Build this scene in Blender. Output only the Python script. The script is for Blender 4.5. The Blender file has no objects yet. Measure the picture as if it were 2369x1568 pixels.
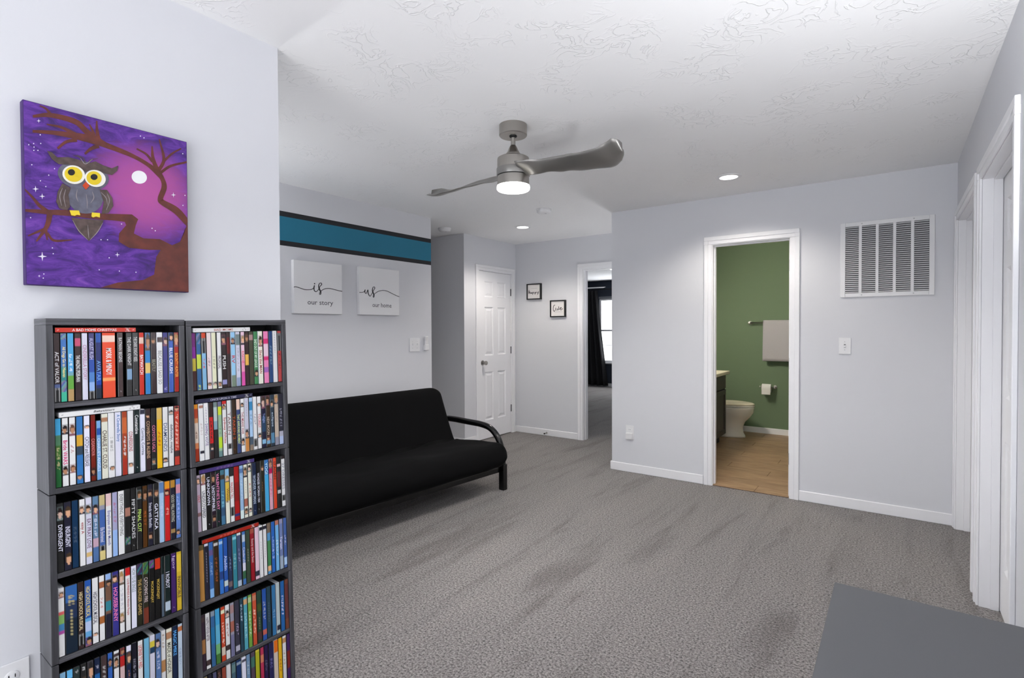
import bpy, bmesh, math, random
from mathutils import Vector, Matrix
from mathutils.geometry import tessellate_polygon
import numpy as np

S = bpy.context.scene
C = S.collection

# ------------------------------------------------------------------ camera
cam = bpy.data.cameras.new('camera')
cam.sensor_fit = 'HORIZONTAL'
cam.sensor_width = 36.0
cam.lens = 1216.6 / 2369 * 36.0
cam.shift_y = -4.42 / 2369
cam.clip_start = 0.02
camo = bpy.data.objects.new('camera', cam)
C.objects.link(camo)
YAW, PITCH, ROLL, EYE = 0.6299, -0.0159, -0.0043, 1.3437
fw = Vector((-math.sin(YAW) * math.cos(PITCH), math.cos(YAW) * math.cos(PITCH), math.sin(PITCH)))
rt = Vector((math.cos(YAW), math.sin(YAW), 0))
up = rt.cross(fw)
rt, up = rt * math.cos(ROLL) + up * math.sin(ROLL), up * math.cos(ROLL) - rt * math.sin(ROLL)
camo.matrix_world = Matrix(((rt.x, up.x, -fw.x, 0), (rt.y, up.y, -fw.y, 0), (rt.z, up.z, -fw.z, EYE), (0, 0, 0, 1)))
S.camera = camo

# ------------------------------------------------------------------ view, world, daylight
S.view_settings.view_transform = 'Standard'
S.view_settings.look = 'None'
S.view_settings.gamma = 1.0
S.view_settings.use_curve_mapping = False
S.view_settings.exposure = 0.20

world = bpy.data.worlds.new('daylight')
S.world = world
world.use_nodes = True
world.node_tree.nodes['Background'].inputs[0].default_value = (0.86, 0.92, 1.0, 1)
world.node_tree.nodes['Background'].inputs[1].default_value = 0.5


def area_light(name, loc, target, sx, sy, power, col):
    l = bpy.data.lights.new(name, 'AREA')
    l.shape = 'RECTANGLE'
    l.size, l.size_y, l.energy, l.color = sx, sy, power, col
    o = bpy.data.objects.new(name, l)
    o.location = loc
    o.rotation_euler = (Vector(target) - Vector(loc)).to_track_quat('-Z', 'Y').to_euler()
    C.objects.link(o)
    return o


# daylight falling in through the windows behind the camera (rear wall, right wall) and the bedroom window
area_light('daylight_rear_window', (-0.8, -2.56, 1.20), (-0.8, 5.0, 2.4), 1.7, 1.9, 34, (0.93, 0.965, 1.0))
area_light('daylight_side_window', (0.30, -1.25, 1.40), (-5.0, -1.25, 1.40), 1.7, 1.4, 4, (0.97, 0.985, 1.0))
# added sunlight through the glass door behind the camera: its patch on the carpet lights the ceiling
sl = bpy.data.lights.new('added_sun', 'SUN')
sl.energy, sl.color, sl.angle = 80.0, (0.92, 0.97, 1.0), math.radians(1.0)
so = bpy.data.objects.new('added_sun', sl)
so.rotation_euler = Vector((0.06, 1.0, -1.0)).to_track_quat('-Z', 'Y').to_euler()
C.objects.link(so)
# watts of the added unseen uplights that brighten the ceiling: right wall, hall nook, futon recess
ADDED_UPLIGHT = (52.0, 17.0, 22.0)
area_light('daylight_bedroom_window', (-4.85, 10.96, 1.35), (-4.85, 4.0, 1.2), 1.2, 1.4, 26, (0.93, 0.96, 1.0))

# ------------------------------------------------------------------ helpers
def lin(c):
    return tuple(v / 12.92 if v <= 0.04045 else ((v + 0.055) / 1.055) ** 2.4 for v in c)


def rgb(r, g, b):
    return lin((r / 255, g / 255, b / 255)) + (1,)


def hexc(h):
    return lin(tuple(int(ch * 2, 16) / 255 for ch in h)) + (1,)


MATS = {}


def mat(name, col, rough=0.6, metal=0.0, noise=None, bump=None, emit=0.0, spec=None, coat=0.0, coords='Object'):
    """plain procedural material; noise=(scale, amount) varies the colour, bump=(scale, strength, distance)."""
    if name in MATS:
        return MATS[name]
    m = bpy.data.materials.new(name)
    m.use_nodes = True
    nt = m.node_tree
    b = nt.nodes['Principled BSDF']
    b.inputs['Base Color'].default_value = col
    b.inputs['Roughness'].default_value = rough
    b.inputs['Metallic'].default_value = metal
    if spec is not None:
        b.inputs['Specular IOR Level'].default_value = spec
    if coat:
        b.inputs['Coat Weight'].default_value = coat
        b.inputs['Coat Roughness'].default_value = 0.08
    if emit:
        b.inputs['Emission Color'].default_value = col
        b.inputs['Emission Strength'].default_value = emit
    tc = None
    if noise or bump:
        tc = nt.nodes.new('ShaderNodeTexCoord')
    if noise:
        n = nt.nodes.new('ShaderNodeTexNoise')
        n.inputs['Scale'].default_value = noise[0]
        n.inputs['Detail'].default_value = 4
        nt.links.new(tc.outputs[coords], n.inputs['Vector'])
        r = nt.nodes.new('ShaderNodeValToRGB')
        a = noise[1]
        r.color_ramp.elements[0].position = 0.3
        r.color_ramp.elements[1].position = 0.7
        r.color_ramp.elements[0].color = tuple(v * (1 - a) for v in col[:3]) + (1,)
        r.color_ramp.elements[1].color = tuple(min(1, v * (1 + a)) for v in col[:3]) + (1,)
        nt.links.new(n.outputs['Fac'], r.inputs['Fac'])
        nt.links.new(r.outputs['Color'], b.inputs['Base Color'])
    if bump:
        n = nt.nodes.new('ShaderNodeTexNoise')
        n.inputs['Scale'].default_value = bump[0]
        n.inputs['Detail'].default_value = 3
        nt.links.new(tc.outputs[coords], n.inputs['Vector'])
        bp = nt.nodes.new('ShaderNodeBump')
        bp.inputs['Strength'].default_value = bump[1]
        bp.inputs['Distance'].default_value = bump[2]
        nt.links.new(n.outputs['Fac'], bp.inputs['Height'])
        nt.links.new(bp.outputs['Normal'], b.inputs['Normal'])
    MATS[name] = m
    return m


def node_mat(name, build, rough=0.6):
    m = bpy.data.materials.new(name)
    m.use_nodes = True
    nt = m.node_tree
    b = nt.nodes['Principled BSDF']
    b.inputs['Roughness'].default_value = rough

    def N(kind, **kw):
        n = nt.nodes.new('ShaderNode' + kind)
        for k, v in kw.items():
            if k in n.inputs:
                n.inputs[k].default_value = v
            else:
                setattr(n, k, v)
        return n

    def ramp(fac, *stops):
        r = nt.nodes.new('ShaderNodeValToRGB')
        e = r.color_ramp.elements
        while len(e) < len(stops):
            e.new(0.5)
        for i, (p, c) in enumerate(stops):
            e[i].position = p
            e[i].color = c
        nt.links.new(fac, r.inputs['Fac'])
        return r.outputs['Color']
    build(nt, b, N, ramp, nt.links.new)
    MATS[name] = m
    return m


def link(name, me, m, parent=None, smooth=False, loc=None):
    o = bpy.data.objects.new(name, me)
    C.objects.link(o)
    if m is not None and not me.materials:
        me.materials.append(m)
    if smooth:
        me.polygons.foreach_set('use_smooth', [True] * len(me.polygons))
    if parent is not None:
        o.parent = parent
    if loc is not None:
        o.location = loc
    return o


def from_bm(name, bm, m, parent=None, smooth=False, loc=None):
    me = bpy.data.meshes.new(name)
    bm.normal_update()
    bm.to_mesh(me)
    bm.free()
    return link(name, me, m, parent, smooth, loc)


def pyobj(name, verts, faces, m, parent=None, smooth=False, loc=None):
    me = bpy.data.meshes.new(name)
    me.from_pydata([tuple(v) for v in verts], [], faces)
    me.update()
    return link(name, me, m, parent, smooth, loc)


def add_box(bm, x0, x1, y0, y1, z0, z1, bevel=0.0, seg=2):
    r = bmesh.ops.create_cube(bm, size=1.0)
    vs = r['verts']
    for v in vs:
        v.co = Vector(((x0 + x1) / 2 + v.co.x * (x1 - x0), (y0 + y1) / 2 + v.co.y * (y1 - y0), (z0 + z1) / 2 + v.co.z * (z1 - z0)))
    if bevel:
        es = list({e for v in vs for e in v.link_edges})
        bmesh.ops.bevel(bm, geom=es, offset=bevel, segments=seg, affect='EDGES', profile=0.5)
    return vs


def boxes(name, lst, m, parent=None, bevel=0.0, loc=None, seg=2):
    bm = bmesh.new()
    for b in lst:
        add_box(bm, *b, bevel=bevel, seg=seg)
    return from_bm(name, bm, m, parent, loc=loc)


def lathe(name, prof, m, parent=None, seg=32, loc=None, smooth=True, axis='Z', cap=True):
    """prof: list of (radius, height)"""
    vs, fs = [], []
    for r, h in prof:
        for i in range(seg):
            a = 2 * math.pi * i / seg
            p = (r * math.cos(a), r * math.sin(a), h)
            if axis == 'X':
                p = (h, p[0], p[1])
            elif axis == 'Y':
                p = (p[0], -h, p[1])
            vs.append(p)
    n = len(prof)
    for k in range(n - 1):
        for i in range(seg):
            j = (i + 1) % seg
            fs.append((k * seg + i, k * seg + j, (k + 1) * seg + j, (k + 1) * seg + i))
    if cap:
        fs.append(tuple(reversed(range(seg))))
        fs.append(tuple((n - 1) * seg + i for i in range(seg)))
    o = pyobj(name, vs, fs, m, parent, False, loc)
    if smooth:
        sm = [len(f) == 4 for f in fs]
        o.data.polygons.foreach_set('use_smooth', sm)
        try:
            o.data.set_sharp_from_angle(angle=math.radians(40))
        except Exception:
            pass
    return o


def catmull(pts, n=8):
    P = [Vector(p) for p in pts]
    P = [P[0] * 2 - P[1]] + P + [P[-1] * 2 - P[-2]]
    out = []
    for i in range(1, len(P) - 2):
        for k in range(n):
            t = k / n
            a, b, c, d = P[i - 1], P[i], P[i + 1], P[i + 2]
            out.append(0.5 * ((2 * b) + (c - a) * t + (2 * a - 5 * b + 4 * c - d) * t * t + (3 * b - a - 3 * c + d) * t ** 3))
    out.append(P[-2])
    return out


def tube(name, pts, rad, m, parent=None, seg=12, loc=None):
    pts = [Vector(p) for p in pts]
    vs, fs = [], []
    prev = None
    for i, p in enumerate(pts):
        t = (pts[min(i + 1, len(pts) - 1)] - pts[max(i - 1, 0)]).normalized()
        if prev is None:
            u = t.orthogonal().normalized()
        else:
            u = (prev - t * prev.dot(t)).normalized()
        prev = u
        w = t.cross(u)
        r = rad[i] if isinstance(rad, (list, tuple)) else rad
        for k in range(seg):
            a = 2 * math.pi * k / seg
            vs.append(p + (u * math.cos(a) + w * math.sin(a)) * r)
    for i in range(len(pts) - 1):
        for k in range(seg):
            j = (k + 1) % seg
            fs.append((i * seg + k, i * seg + j, (i + 1) * seg + j, (i + 1) * seg + k))
    fs.append(tuple(reversed(range(seg))))
    fs.append(tuple((len(pts) - 1) * seg + k for k in range(seg)))
    o = pyobj(name, vs, fs, m, parent, False, loc)
    o.data.polygons.foreach_set('use_smooth', [len(f) == 4 for f in fs])
    return o


def empty(name, loc=(0, 0, 0), rz=0.0):
    o = bpy.data.objects.new(name, None)
    o.empty_display_size = 0.1
    o.location = loc
    o.rotation_euler = (0, 0, rz)
    C.objects.link(o)
    return o


def tag(o, label, cat, group=None, kind=None):
    o['label'] = label
    o['category'] = cat
    if group:
        o['group'] = group
    if kind:
        o['kind'] = kind
    return o


def struct(o, label, cat):
    return tag(o, label, cat, kind='structure')


# lettering: every word is set once as a text curve, then turned into meshes in one go
WORDS = {}


def word(body, bold=0.0, shear=0.0):
    WORDS.setdefault((body, bold, shear), None)


def set_words():
    tmp = []
    for key in WORDS:
        cu = bpy.data.curves.new('lettering', 'FONT')
        cu.body, cu.resolution_u, cu.offset, cu.shear = key[0], 2, key[1], key[2]
        o = bpy.data.objects.new('lettering', cu)
        C.objects.link(o)
        tmp.append((key, o))
    bpy.context.view_layer.update()
    dg = bpy.context.evaluated_depsgraph_get()
    for key, o in tmp:
        me = bpy.data.meshes.new_from_object(o.evaluated_get(dg))
        n = len(me.vertices)
        a = np.zeros(n * 3)
        me.vertices.foreach_get('co', a)
        a = a.reshape(-1, 3)
        fs = [tuple(p.vertices) for p in me.polygons]
        WORDS[key] = (a[:, :2].copy(), fs)
        bpy.data.meshes.remove(me)
    for key, o in tmp:
        cu = o.data
        bpy.data.objects.remove(o)
        bpy.data.curves.remove(cu)


def place_word(name, key, fn, m, parent, loc=None):
    """fn maps (u 0..1 along the word, v 0..1 from bottom to top of the word) to a 3D point"""
    a, fs = WORDS[key]
    lo, hi = a.min(0), a.max(0)
    uv = (a - lo) / np.maximum(hi - lo, 1e-6)
    return pyobj(name, [fn(u, v) for u, v in uv], fs, m, parent, loc=loc)


def homography(src):
    dst = [(0, 0), (1, 0), (1, 1), (0, 1)]
    A, b = [], []
    for (x, y), (u, v) in zip(src, dst):
        A.append([x, y, 1, 0, 0, 0, -u * x, -u * y]); b.append(u)
        A.append([0, 0, 0, x, y, 1, -v * x, -v * y]); b.append(v)
    h = np.linalg.solve(np.array(A, float), np.array(b, float))

    def f(x, y):
        w = h[6] * x + h[7] * y + 1
        return ((h[0] * x + h[1] * y + h[2]) / w, (h[3] * x + h[4] * y + h[5]) / w)
    return f


def ribbon2d(pts, n=6):
    """pts (x,y,w) -> outline verts and quads of a brush stroke of varying width"""
    P = catmull([Vector(p) for p in pts], n)
    vs, fs = [], []
    for i, p in enumerate(P):
        t = (P[min(i + 1, len(P) - 1)] - P[max(i - 1, 0)]).to_2d()
        if t.length < 1e-9:
            t = Vector((1, 0))
        t.normalize()
        nrm = Vector((-t.y, t.x)) * max(p.z, 0.5) / 2
        vs += [(p.x + nrm.x, p.y + nrm.y), (p.x - nrm.x, p.y - nrm.y)]
        if i:
            k = 2 * i
            fs.append((k - 2, k - 1, k + 1, k))
    return vs, fs


def ellipse2d(cx, cy, rx, ry, rot=0.0, n=28):
    c, s = math.cos(rot), math.sin(rot)
    return [(cx + rx * math.cos(t) * c - ry * math.sin(t) * s, cy + rx * math.cos(t) * s + ry * math.sin(t) * c)
            for t in [2 * math.pi * i / n for i in range(n)]]

# ------------------------------------------------------------------ materials of the shell
def _wall(nt, b, N, ramp, L):
    tc = N('TexCoord')
    n = N('TexNoise', Scale=220.0, Detail=2.0)
    L(tc.outputs['Object'], n.inputs['Vector'])
    bp = N('Bump', Strength=0.06, Distance=0.002)
    L(n.outputs['Fac'], bp.inputs['Height'])
    L(bp.outputs['Normal'], b.inputs['Normal'])


def paint(name, col, rough=0.75):
    def f(nt, b, N, ramp, L):
        b.inputs['Base Color'].default_value = col
        _wall(nt, b, N, ramp, L)
    return node_mat(name, f, rough)


WALL = paint('pale_grey_wall_paint', rgb(224, 225, 230))
GREEN = paint('sage_green_wall_paint', rgb(114, 134, 106))
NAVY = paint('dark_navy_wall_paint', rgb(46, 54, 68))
TEAL = paint('teal_stripe_paint', rgb(28, 118, 148), 0.6)
BLACKP = paint('black_stripe_paint', rgb(22, 24, 30), 0.6)
TRIM = mat('white_trim_paint', rgb(248, 248, 251), 0.42)
WHITE = mat('white_plastic', rgb(238, 238, 240), 0.4)
METAL = mat('brushed_nickel', rgb(168, 165, 160), 0.32, 1.0)
DARKMETAL = mat('dark_hinge_metal', rgb(120, 120, 124), 0.4, 1.0)
BLACK = mat('matte_black', rgb(14, 14, 15), 0.5)


def _ceil(nt, b, N, ramp, L):
    b.inputs['Base Color'].default_value = rgb(248, 248, 249)
    tc = N('TexCoord')
    # thin ridges left by the stomp brush, gathered in clumps
    n1 = N('TexNoise', Scale=9.0, Detail=2.5, Roughness=0.55, Distortion=1.6)
    L(tc.outputs['Object'], n1.inputs['Vector'])
    sub = N('Math', operation='SUBTRACT')
    L(n1.outputs['Fac'], sub.inputs[0]); sub.inputs[1].default_value = 0.5
    ab = N('Math', operation='ABSOLUTE')
    L(sub.outputs[0], ab.inputs[0])
    ridge = ramp(ab.outputs[0], (0.0, (1, 1, 1, 1)), (0.030, (0, 0, 0, 1)))
    n2 = N('TexNoise', Scale=4.2, Detail=1.0)
    L(tc.outputs['Object'], n2.inputs['Vector'])
    clump = ramp(n2.outputs['Fac'], (0.46, (0, 0, 0, 1)), (0.60, (1, 1, 1, 1)))
    mul = N('Math', operation='MULTIPLY')
    L(ridge, mul.inputs[0]); L(clump, mul.inputs[1])
    bp = N('Bump', Strength=0.62, Distance=0.003)
    L(mul.outputs[0], bp.inputs['Height'])
    L(bp.outputs['Normal'], b.inputs['Normal'])


CEIL = node_mat('textured_white_ceiling', _ceil, 0.85)


def _carpet(nt, b, N, ramp, L):
    tc = N('TexCoord')
    # combed bands left by the vacuum cleaner run along the room
    mp = N('Mapping')
    mp.inputs['Rotation'].default_value = (0, 0, 0.27)
    mp.inputs['Scale'].default_value = (4.6, 0.62, 1)
    L(tc.outputs['Object'], mp.inputs['Vector'])
    big = N('TexNoise', Scale=1.15, Detail=5.0, Roughness=0.62, Distortion=0.5)
    L(mp.outputs['Vector'], big.inputs['Vector'])
    bandc = ramp(big.outputs['Fac'], (0.34, (0.66, 0.64, 0.63, 1)), (0.47, (0.97, 0.97, 0.97, 1)), (0.68, (1.07, 1.06, 1.05, 1)))
    fib = N('TexNoise', Scale=105.0, Detail=3.0, Roughness=0.65)
    L(tc.outputs['Object'], fib.inputs['Vector'])
    fibc = ramp(fib.outputs['Fac'], (0.33, rgb(50, 48, 47)), (0.46, rgb(128, 123, 121)), (0.66, rgb(180, 174, 172)))
    mx = N('Mix', data_type='RGBA', blend_type='MULTIPLY')
    mx.inputs['Factor'].default_value = 1.0
    L(fibc, mx.inputs['A']); L(bandc, mx.inputs['B'])
    pit = N('TexNoise', Scale=190.0, Detail=2.0, Roughness=0.5)
    L(tc.outputs['Object'], pit.inputs['Vector'])
    pitc = ramp(pit.outputs['Fac'], (0.34, (0.45, 0.44, 0.44, 1)), (0.46, (1, 1, 1, 1)))
    mx2 = N('Mix', data_type='RGBA', blend_type='MULTIPLY')
    mx2.inputs['Factor'].default_value = 1.0
    L(mx.outputs['Result'], mx2.inputs['A']); L(pitc, mx2.inputs['B'])
    L(mx2.outputs['Result'], b.inputs['Base Color'])
    b.inputs['Specular IOR Level'].default_value = 0.1
    b.inputs['Sheen Weight'].default_value = 0.25
    bp = N('Bump', Strength=0.9, Distance=0.012)
    L(fib.outputs['Fac'], bp.inputs['Height'])
    L(bp.outputs['Normal'], b.inputs['Normal'])


CARPET = node_mat('grey_brown_carpet', _carpet, 0.95)

# ------------------------------------------------------------------ shell
CH = 2.44
YB, XR, XO, XS, Y2, XD, Y3 = 4.608, 0.331, -1.952, -3.714, 4.569, -4.010, 5.584
T = 0.115
ZT = 2.042

struct(boxes('floor', [(-6.6, 0.6, -2.7, 11.2, -0.1, 0.0)], CARPET), 'grey-brown cut pile carpet with vacuum streaks across the whole floor', 'carpet')
struct(boxes('ceiling', [(-6.6, 0.6, -2.7, 11.2, CH, CH + 0.1)], CEIL), 'white ceiling with stomped brush texture', 'ceiling')
struct(boxes('wall_left', [(XO - T, XO, -2.7, 1.135, 0, CH), (XS - T, XO - T, 1.02, 1.135, 0, CH)], WALL),
       'bright pale grey wall where the owl painting hangs', 'wall')
wall_recess = struct(boxes('wall_recess', [(XS - T, XS, 1.135, 3.741, 0, CH), (-6.6, XS - T, 3.63, 3.741, 0, CH)], WALL),
                     'pale grey wall with teal and black stripe behind the futon', 'wall')
for z0, z1, m, lab in ((2.193, 2.232, BLACKP, 'black upper stripe border'), (2.012, 2.193, TEAL, 'wide teal paint stripe'), (1.975, 2.012, BLACKP, 'black lower stripe border')):
    o = boxes('painted_stripe', [(XS - 0.001, XS + 0.0012, 1.136, 3.7405, z0, z1)], m, wall_recess)
    o['label'] = lab
struct(boxes('wall_hall', [(-6.6, XD - T, Y2, Y2 + T, 0, CH)], WALL), 'shaded wall inside the side hallway opening', 'wall')
struct(boxes('wall_hall_end', [(-6.6, -6.5, 3.741, Y2, 0, CH)], WALL), 'end wall of the dark side hallway', 'wall')
CD0, CD1 = 4.838, 5.478          # closet door opening
struct(boxes('wall_closet', [(XD - T, XD, Y2, CD0 - .018, 0, CH), (XD - T, XD, CD1 + .018, Y3 + T, 0, CH), (XD - T, XD, CD0 - .018, CD1 + .018, ZT + .018, CH)], WALL),
       'pale grey wall around the white six panel door', 'wall')
BD0, BD1 = -3.016, -2.275        # bedroom doorway
struct(boxes('wall_far', [(XD, BD0 - .018, Y3, Y3 + T, 0, CH), (BD1 + .018, -2.182, Y3, Y3 + T, 0, CH), (BD0 - .018, BD1 + .018, Y3, Y3 + T, ZT + .018, CH)], WALL),
       'pale grey far wall with two small framed prints', 'wall')
TD0, TD1 = -1.252, -0.670        # bathroom doorway
struct(boxes('wall_back', [(-2.182, TD0 - .018, YB, YB + T, 0, CH), (TD1 + .018, XR, YB, YB + T, 0, CH), (TD0 - .018, TD1 + .018, YB, YB + T, ZT + .018, CH),
                           (-2.182, -2.182 + 0.06, YB + T, Y3 + T, 0, CH)], WALL),
       'pale grey wall with bathroom doorway and return air grille', 'wall')
RA0, RA1, RB0, RB1 = 3.566, 4.535, 2.473, 3.345   # two doorways of the right wall
struct(boxes('wall_right', [(XR, XR + T, RA1 + .018, YB + T, 0, CH), (XR, XR + T, RB1 + .018, RA0 - .018, 0, CH), (XR, XR + T, -0.3, RB0 - .018, 0, CH),
                            (XR, XR + T, -2.7, -2.2, 0, CH), (XR, XR + T, -2.2, -0.3, 0, 0.65), (XR, XR + T, -2.2, -0.3, 2.15, CH),
                            (XR, XR + T, RA0 - .018, RA1 + .018, ZT + .018, CH), (XR, XR + T, RB0 - .018, RB1 + .018, ZT + .018, CH)], WALL),
       'pale grey right wall with two white door frames', 'wall')
struct(boxes('wall_rear', [(XO - T, -1.75, -2.7, -2.6, 0, CH), (0.15, XR + T, -2.7, -2.6, 0, CH), (-1.75, 0.15, -2.7, -2.6, 0, 0.1), (-1.75, 0.15, -2.7, -2.6, 2.2, CH)], WALL),
       'rear wall with window behind the viewer', 'wall')
# bathroom and bedroom shells
YG = 7.245
struct(boxes('wall_bath_back', [(-2.122, XR + T, YG, YG + T, 0, CH)], GREEN), 'sage green bathroom wall behind the towel', 'wall')
struct(boxes('wall_bath_left', [(-2.182 + 0.06, -2.067, YB + T, YG, 0, CH)], GREEN), 'green bathroom wall beside the vanity', 'wall')
struct(boxes('wall_bath_right', [(XR, XR + T, YB + T, YG, 0, CH)], GREEN), 'green bathroom wall opposite the vanity', 'wall')
struct(boxes('wall_bath_front', [(-2.067, TD0 - .02, YB + T, YB + T + .004, 0, CH), (TD1 + .02, XR, YB + T, YB + T + .004, 0, CH)], GREEN), 'green bathroom side of the doorway wall', 'wall')
YN = 11.06
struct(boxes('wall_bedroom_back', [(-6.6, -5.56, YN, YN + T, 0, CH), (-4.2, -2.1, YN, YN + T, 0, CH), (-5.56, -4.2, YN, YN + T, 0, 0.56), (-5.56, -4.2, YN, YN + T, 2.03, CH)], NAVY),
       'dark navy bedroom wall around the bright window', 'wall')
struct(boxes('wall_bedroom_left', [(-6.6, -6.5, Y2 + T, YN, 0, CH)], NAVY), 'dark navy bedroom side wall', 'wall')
struct(boxes('wall_bedroom_right', [(-2.182, -2.122, Y3 + T, YN, 0, CH)], WALL), 'pale bedroom wall to the right of its door', 'wall')

# baseboards
def baseboard(name, segs, label):
    bm = bmesh.new()
    for s in segs:
        add_box(bm, *s, 0.0, 0.079, bevel=0.004, seg=1)
    return struct(from_bm(name, bm, TRIM), label, 'baseboard')


baseboard('baseboard_back', [(-2.19, -1.327, YB - .013, YB - .0005), (-0.600, XR, YB - .013, YB - .0005)], 'white baseboard below the grille and bathroom doorway')
baseboard('baseboard_far', [(XD, -3.090, Y3 - .013, Y3 - .0005)], 'white baseboard under the framed prints')
baseboard('baseboard_closet', [(XD + .0005, XD + .013, Y2 - .012, 4.768), (XD + .0005, XD + .013, 5.549, Y3)], 'white baseboard beside the six panel door')
baseboard('baseboard_hall', [(-6.5, XD, Y2 - .013, Y2 - .0005)], 'white baseboard in the shaded hallway')
baseboard('baseboard_corner', [(-2.195, -2.1825, YB - .012, 5.5)], 'white baseboard round the outer wall corner')
baseboard('baseboard_recess', [(XS + .0005, XS + .013, 1.15, 3.74), (XS, XO, 1.1355, 1.148)], 'white baseboard behind the futon')
baseboard('baseboard_left', [(XO + .0005, XO + .013, -2.6, 0.36)], 'white baseboard below the wall outlet')
baseboard('baseboard_right', [(XR - .013, XR - .0005, 1.50, 2.40), (XR - .013, XR - .0005, -2.6, 0.5)], 'white baseboard of the right wall')
baseboard('baseboard_bath', [(-2.06, XR, YG - .013, YG - .0005)], 'white baseboard on the green bathroom wall')
baseboard('baseboard_bedroom', [(-6.5, -2.2, YN - .013, YN - .0005)], 'white baseboard of the bedroom')


# ------------------------------------------------------------------ doorways
def doorway(name, facing, plane, a0, a1, label, t=T):
    def bx(a, b, d0, d1, z0, z1):
        if facing == '-Y':
            return (a, b, plane - d1, plane - d0, z0, z1)
        if facing == '+X':
            return (plane + d0, plane + d1, a, b, z0, z1)
        return (plane - d1, plane - d0, a, b, z0, z1)
    root = struct(empty(name), label, 'door frame')
    w, r = 0.064, 0.006
    for nm, (p, q, z0, z1) in (('casing', (a0 - r - w, a0 - r, 0, ZT + r)), ('casing', (a1 + r, a1 + r + w, 0, ZT + r)), ('casing', (a0 - r - w, a1 + r + w, ZT + r + .0003, ZT + r + w))):
        bm = bmesh.new()
        if q - p < 0.1:                       # thin inner lip and thicker outer band of the moulding
            e, i = ((p, p + 0.034), (p + 0.034, q)) if p < a0 else ((q - 0.034, q), (p, q - 0.034))
            add_box(bm, *bx(e[0], e[1], 0.0004, 0.016, z0, z1), bevel=0.003, seg=2)
            add_box(bm, *bx(i[0], i[1], 0.0004, 0.010, z0, z1), bevel=0.002, seg=2)
        else:
            add_box(bm, *bx(p, q, 0.0004, 0.016, z1 - 0.034, z1), bevel=0.003, seg=2)
            add_box(bm, *bx(p + .034, q - .034, 0.0004, 0.010, z0, z1 - 0.034), bevel=0.002, seg=2)
            add_box(bm, *bx(p, p + .034, 0.0004, 0.016, z0, z1 - 0.034))
            add_box(bm, *bx(q - .034, q, 0.0004, 0.016, z0, z1 - 0.034))
        from_bm(nm, bm, TRIM, root)
    for p, q, z0, z1 in ((a0 - .0175, a0, 0, ZT + .0175), (a1, a1 + .0175, 0, ZT + .0175), (a0, a1, ZT, ZT + .0175)):
        boxes('jamb', [bx(p, q, -t, 0.0, z0, z1)], TRIM, root)
    for p, q, z0, z1 in ((a0, a0 + .010, 0, ZT), (a1 - .010, a1, 0, ZT), (a0 + .010, a1 - .010, ZT - .010, ZT)):
        boxes('door_stop', [bx(p, q, -0.072, -0.040, z0, z1)], TRIM, root, bevel=0.002)
    return root


bath_frame = doorway('trim_1', '-Y', YB, TD0, TD1, 'white door casing around the bathroom doorway')
doorway('trim_2', '+X', XD, CD0, CD1, 'white door casing around the six panel door')
doorway('trim_3', '-Y', Y3, BD0, BD1, 'white door casing around the bedroom doorway')
doorway('trim_4', '-X', XR, RA0, RA1, 'white door casing in the corner beside the grille')
doorway('trim_5', '-X', XR, RB0, RB1, 'white door casing at the right edge of the picture')
# hinge leaves and strike plate left on the bathroom jamb
for z, lab in ((1.83, 'pale painted hinge leaf'), (1.06, 'pale painted hinge leaf'), (0.31, 'dark hinge leaf')):
    m = DARKMETAL if z < 0.5 else mat('pale_hinge', rgb(205, 205, 208), 0.35, 0.6)
    h = boxes('hinge', [(TD1 - 0.0025, TD1 + 0.0005, YB + .002, YB + .036, z - .045, z + .045)], m, bath_frame, bevel=0.001)
    h['label'] = lab


def six_panel(name, w, h, label, knob_x=None, both=True):
    """door slab in local x (width) / y (thickness) / z"""
    root = struct(empty(name), label, 'door')
    st, mid = 0.105, 0.085
    pw = (w - 2 * st - mid) / 2
    zs = ((0.22, 0.81), (1.01, 1.60), (1.72, h - 0.115))
    cols = ((st, st + pw), (st + pw + mid, w - st))
    th = 0.0175
    xs = [0, st, st + pw, st + pw + mid, w - st, w]
    bl = [(0, st, -th, th, 0, h), (w - st, w, -th, th, 0, h), (st + pw, st + pw + mid, -th, th, 0, h)]
    for a, b in ((st, st + pw), (st + pw + mid, w - st)):
        prev = 0
        for z0, z1 in zs:
            bl.append((a, b, -th, th, prev, z0))
            prev = z1
        bl.append((a, b, -th, th, prev, h))
    boxes('door_slab', bl, TRIM, root)
    for a, b in cols:
        for z0, z1 in zs:
            vs, fs = [], []
            for sgn in (-1, 1):
                k = len(vs)
                for ins, d in ((0.0, th - 0.0008), (0.014, th - 0.0105), (0.024, th - 0.0105), (0.046, th - 0.003)):
                    for x, z in ((a + ins, z0 + ins), (b - ins, z0 + ins), (b - ins, z1 - ins), (a + ins, z1 - ins)):
                        vs.append((x, sgn * d, z))
                for r in range(3):
                    for i in range(4):
                        j = (i + 1) % 4
                        f = (k + r * 4 + i, k + r * 4 + j, k + r * 4 + 4 + j, k + r * 4 + 4 + i)
                        fs.append(f if sgn < 0 else f[::-1])
                f = tuple(k + 12 + i for i in range(4))
                fs.append(f if sgn < 0 else f[::-1])
            pyobj('panel', vs, fs, TRIM, root)
    if knob_x is not None:
        for s in ((-1, 1) if both else (-1,)):
            k = lathe('door_knob', [(0.031, 0.0), (0.031, 0.005), (0.012, 0.008), (0.011, 0.03), (0.022, 0.038), (0.027, 0.05), (0.024, 0.062), (0.012, 0.068), (0.001, 0.069)],
                      METAL, root, 20, (knob_x, s * th, 0.924), axis='Y')
            if s > 0:
                k.rotation_euler = (0, 0, math.pi)
    return root


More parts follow.
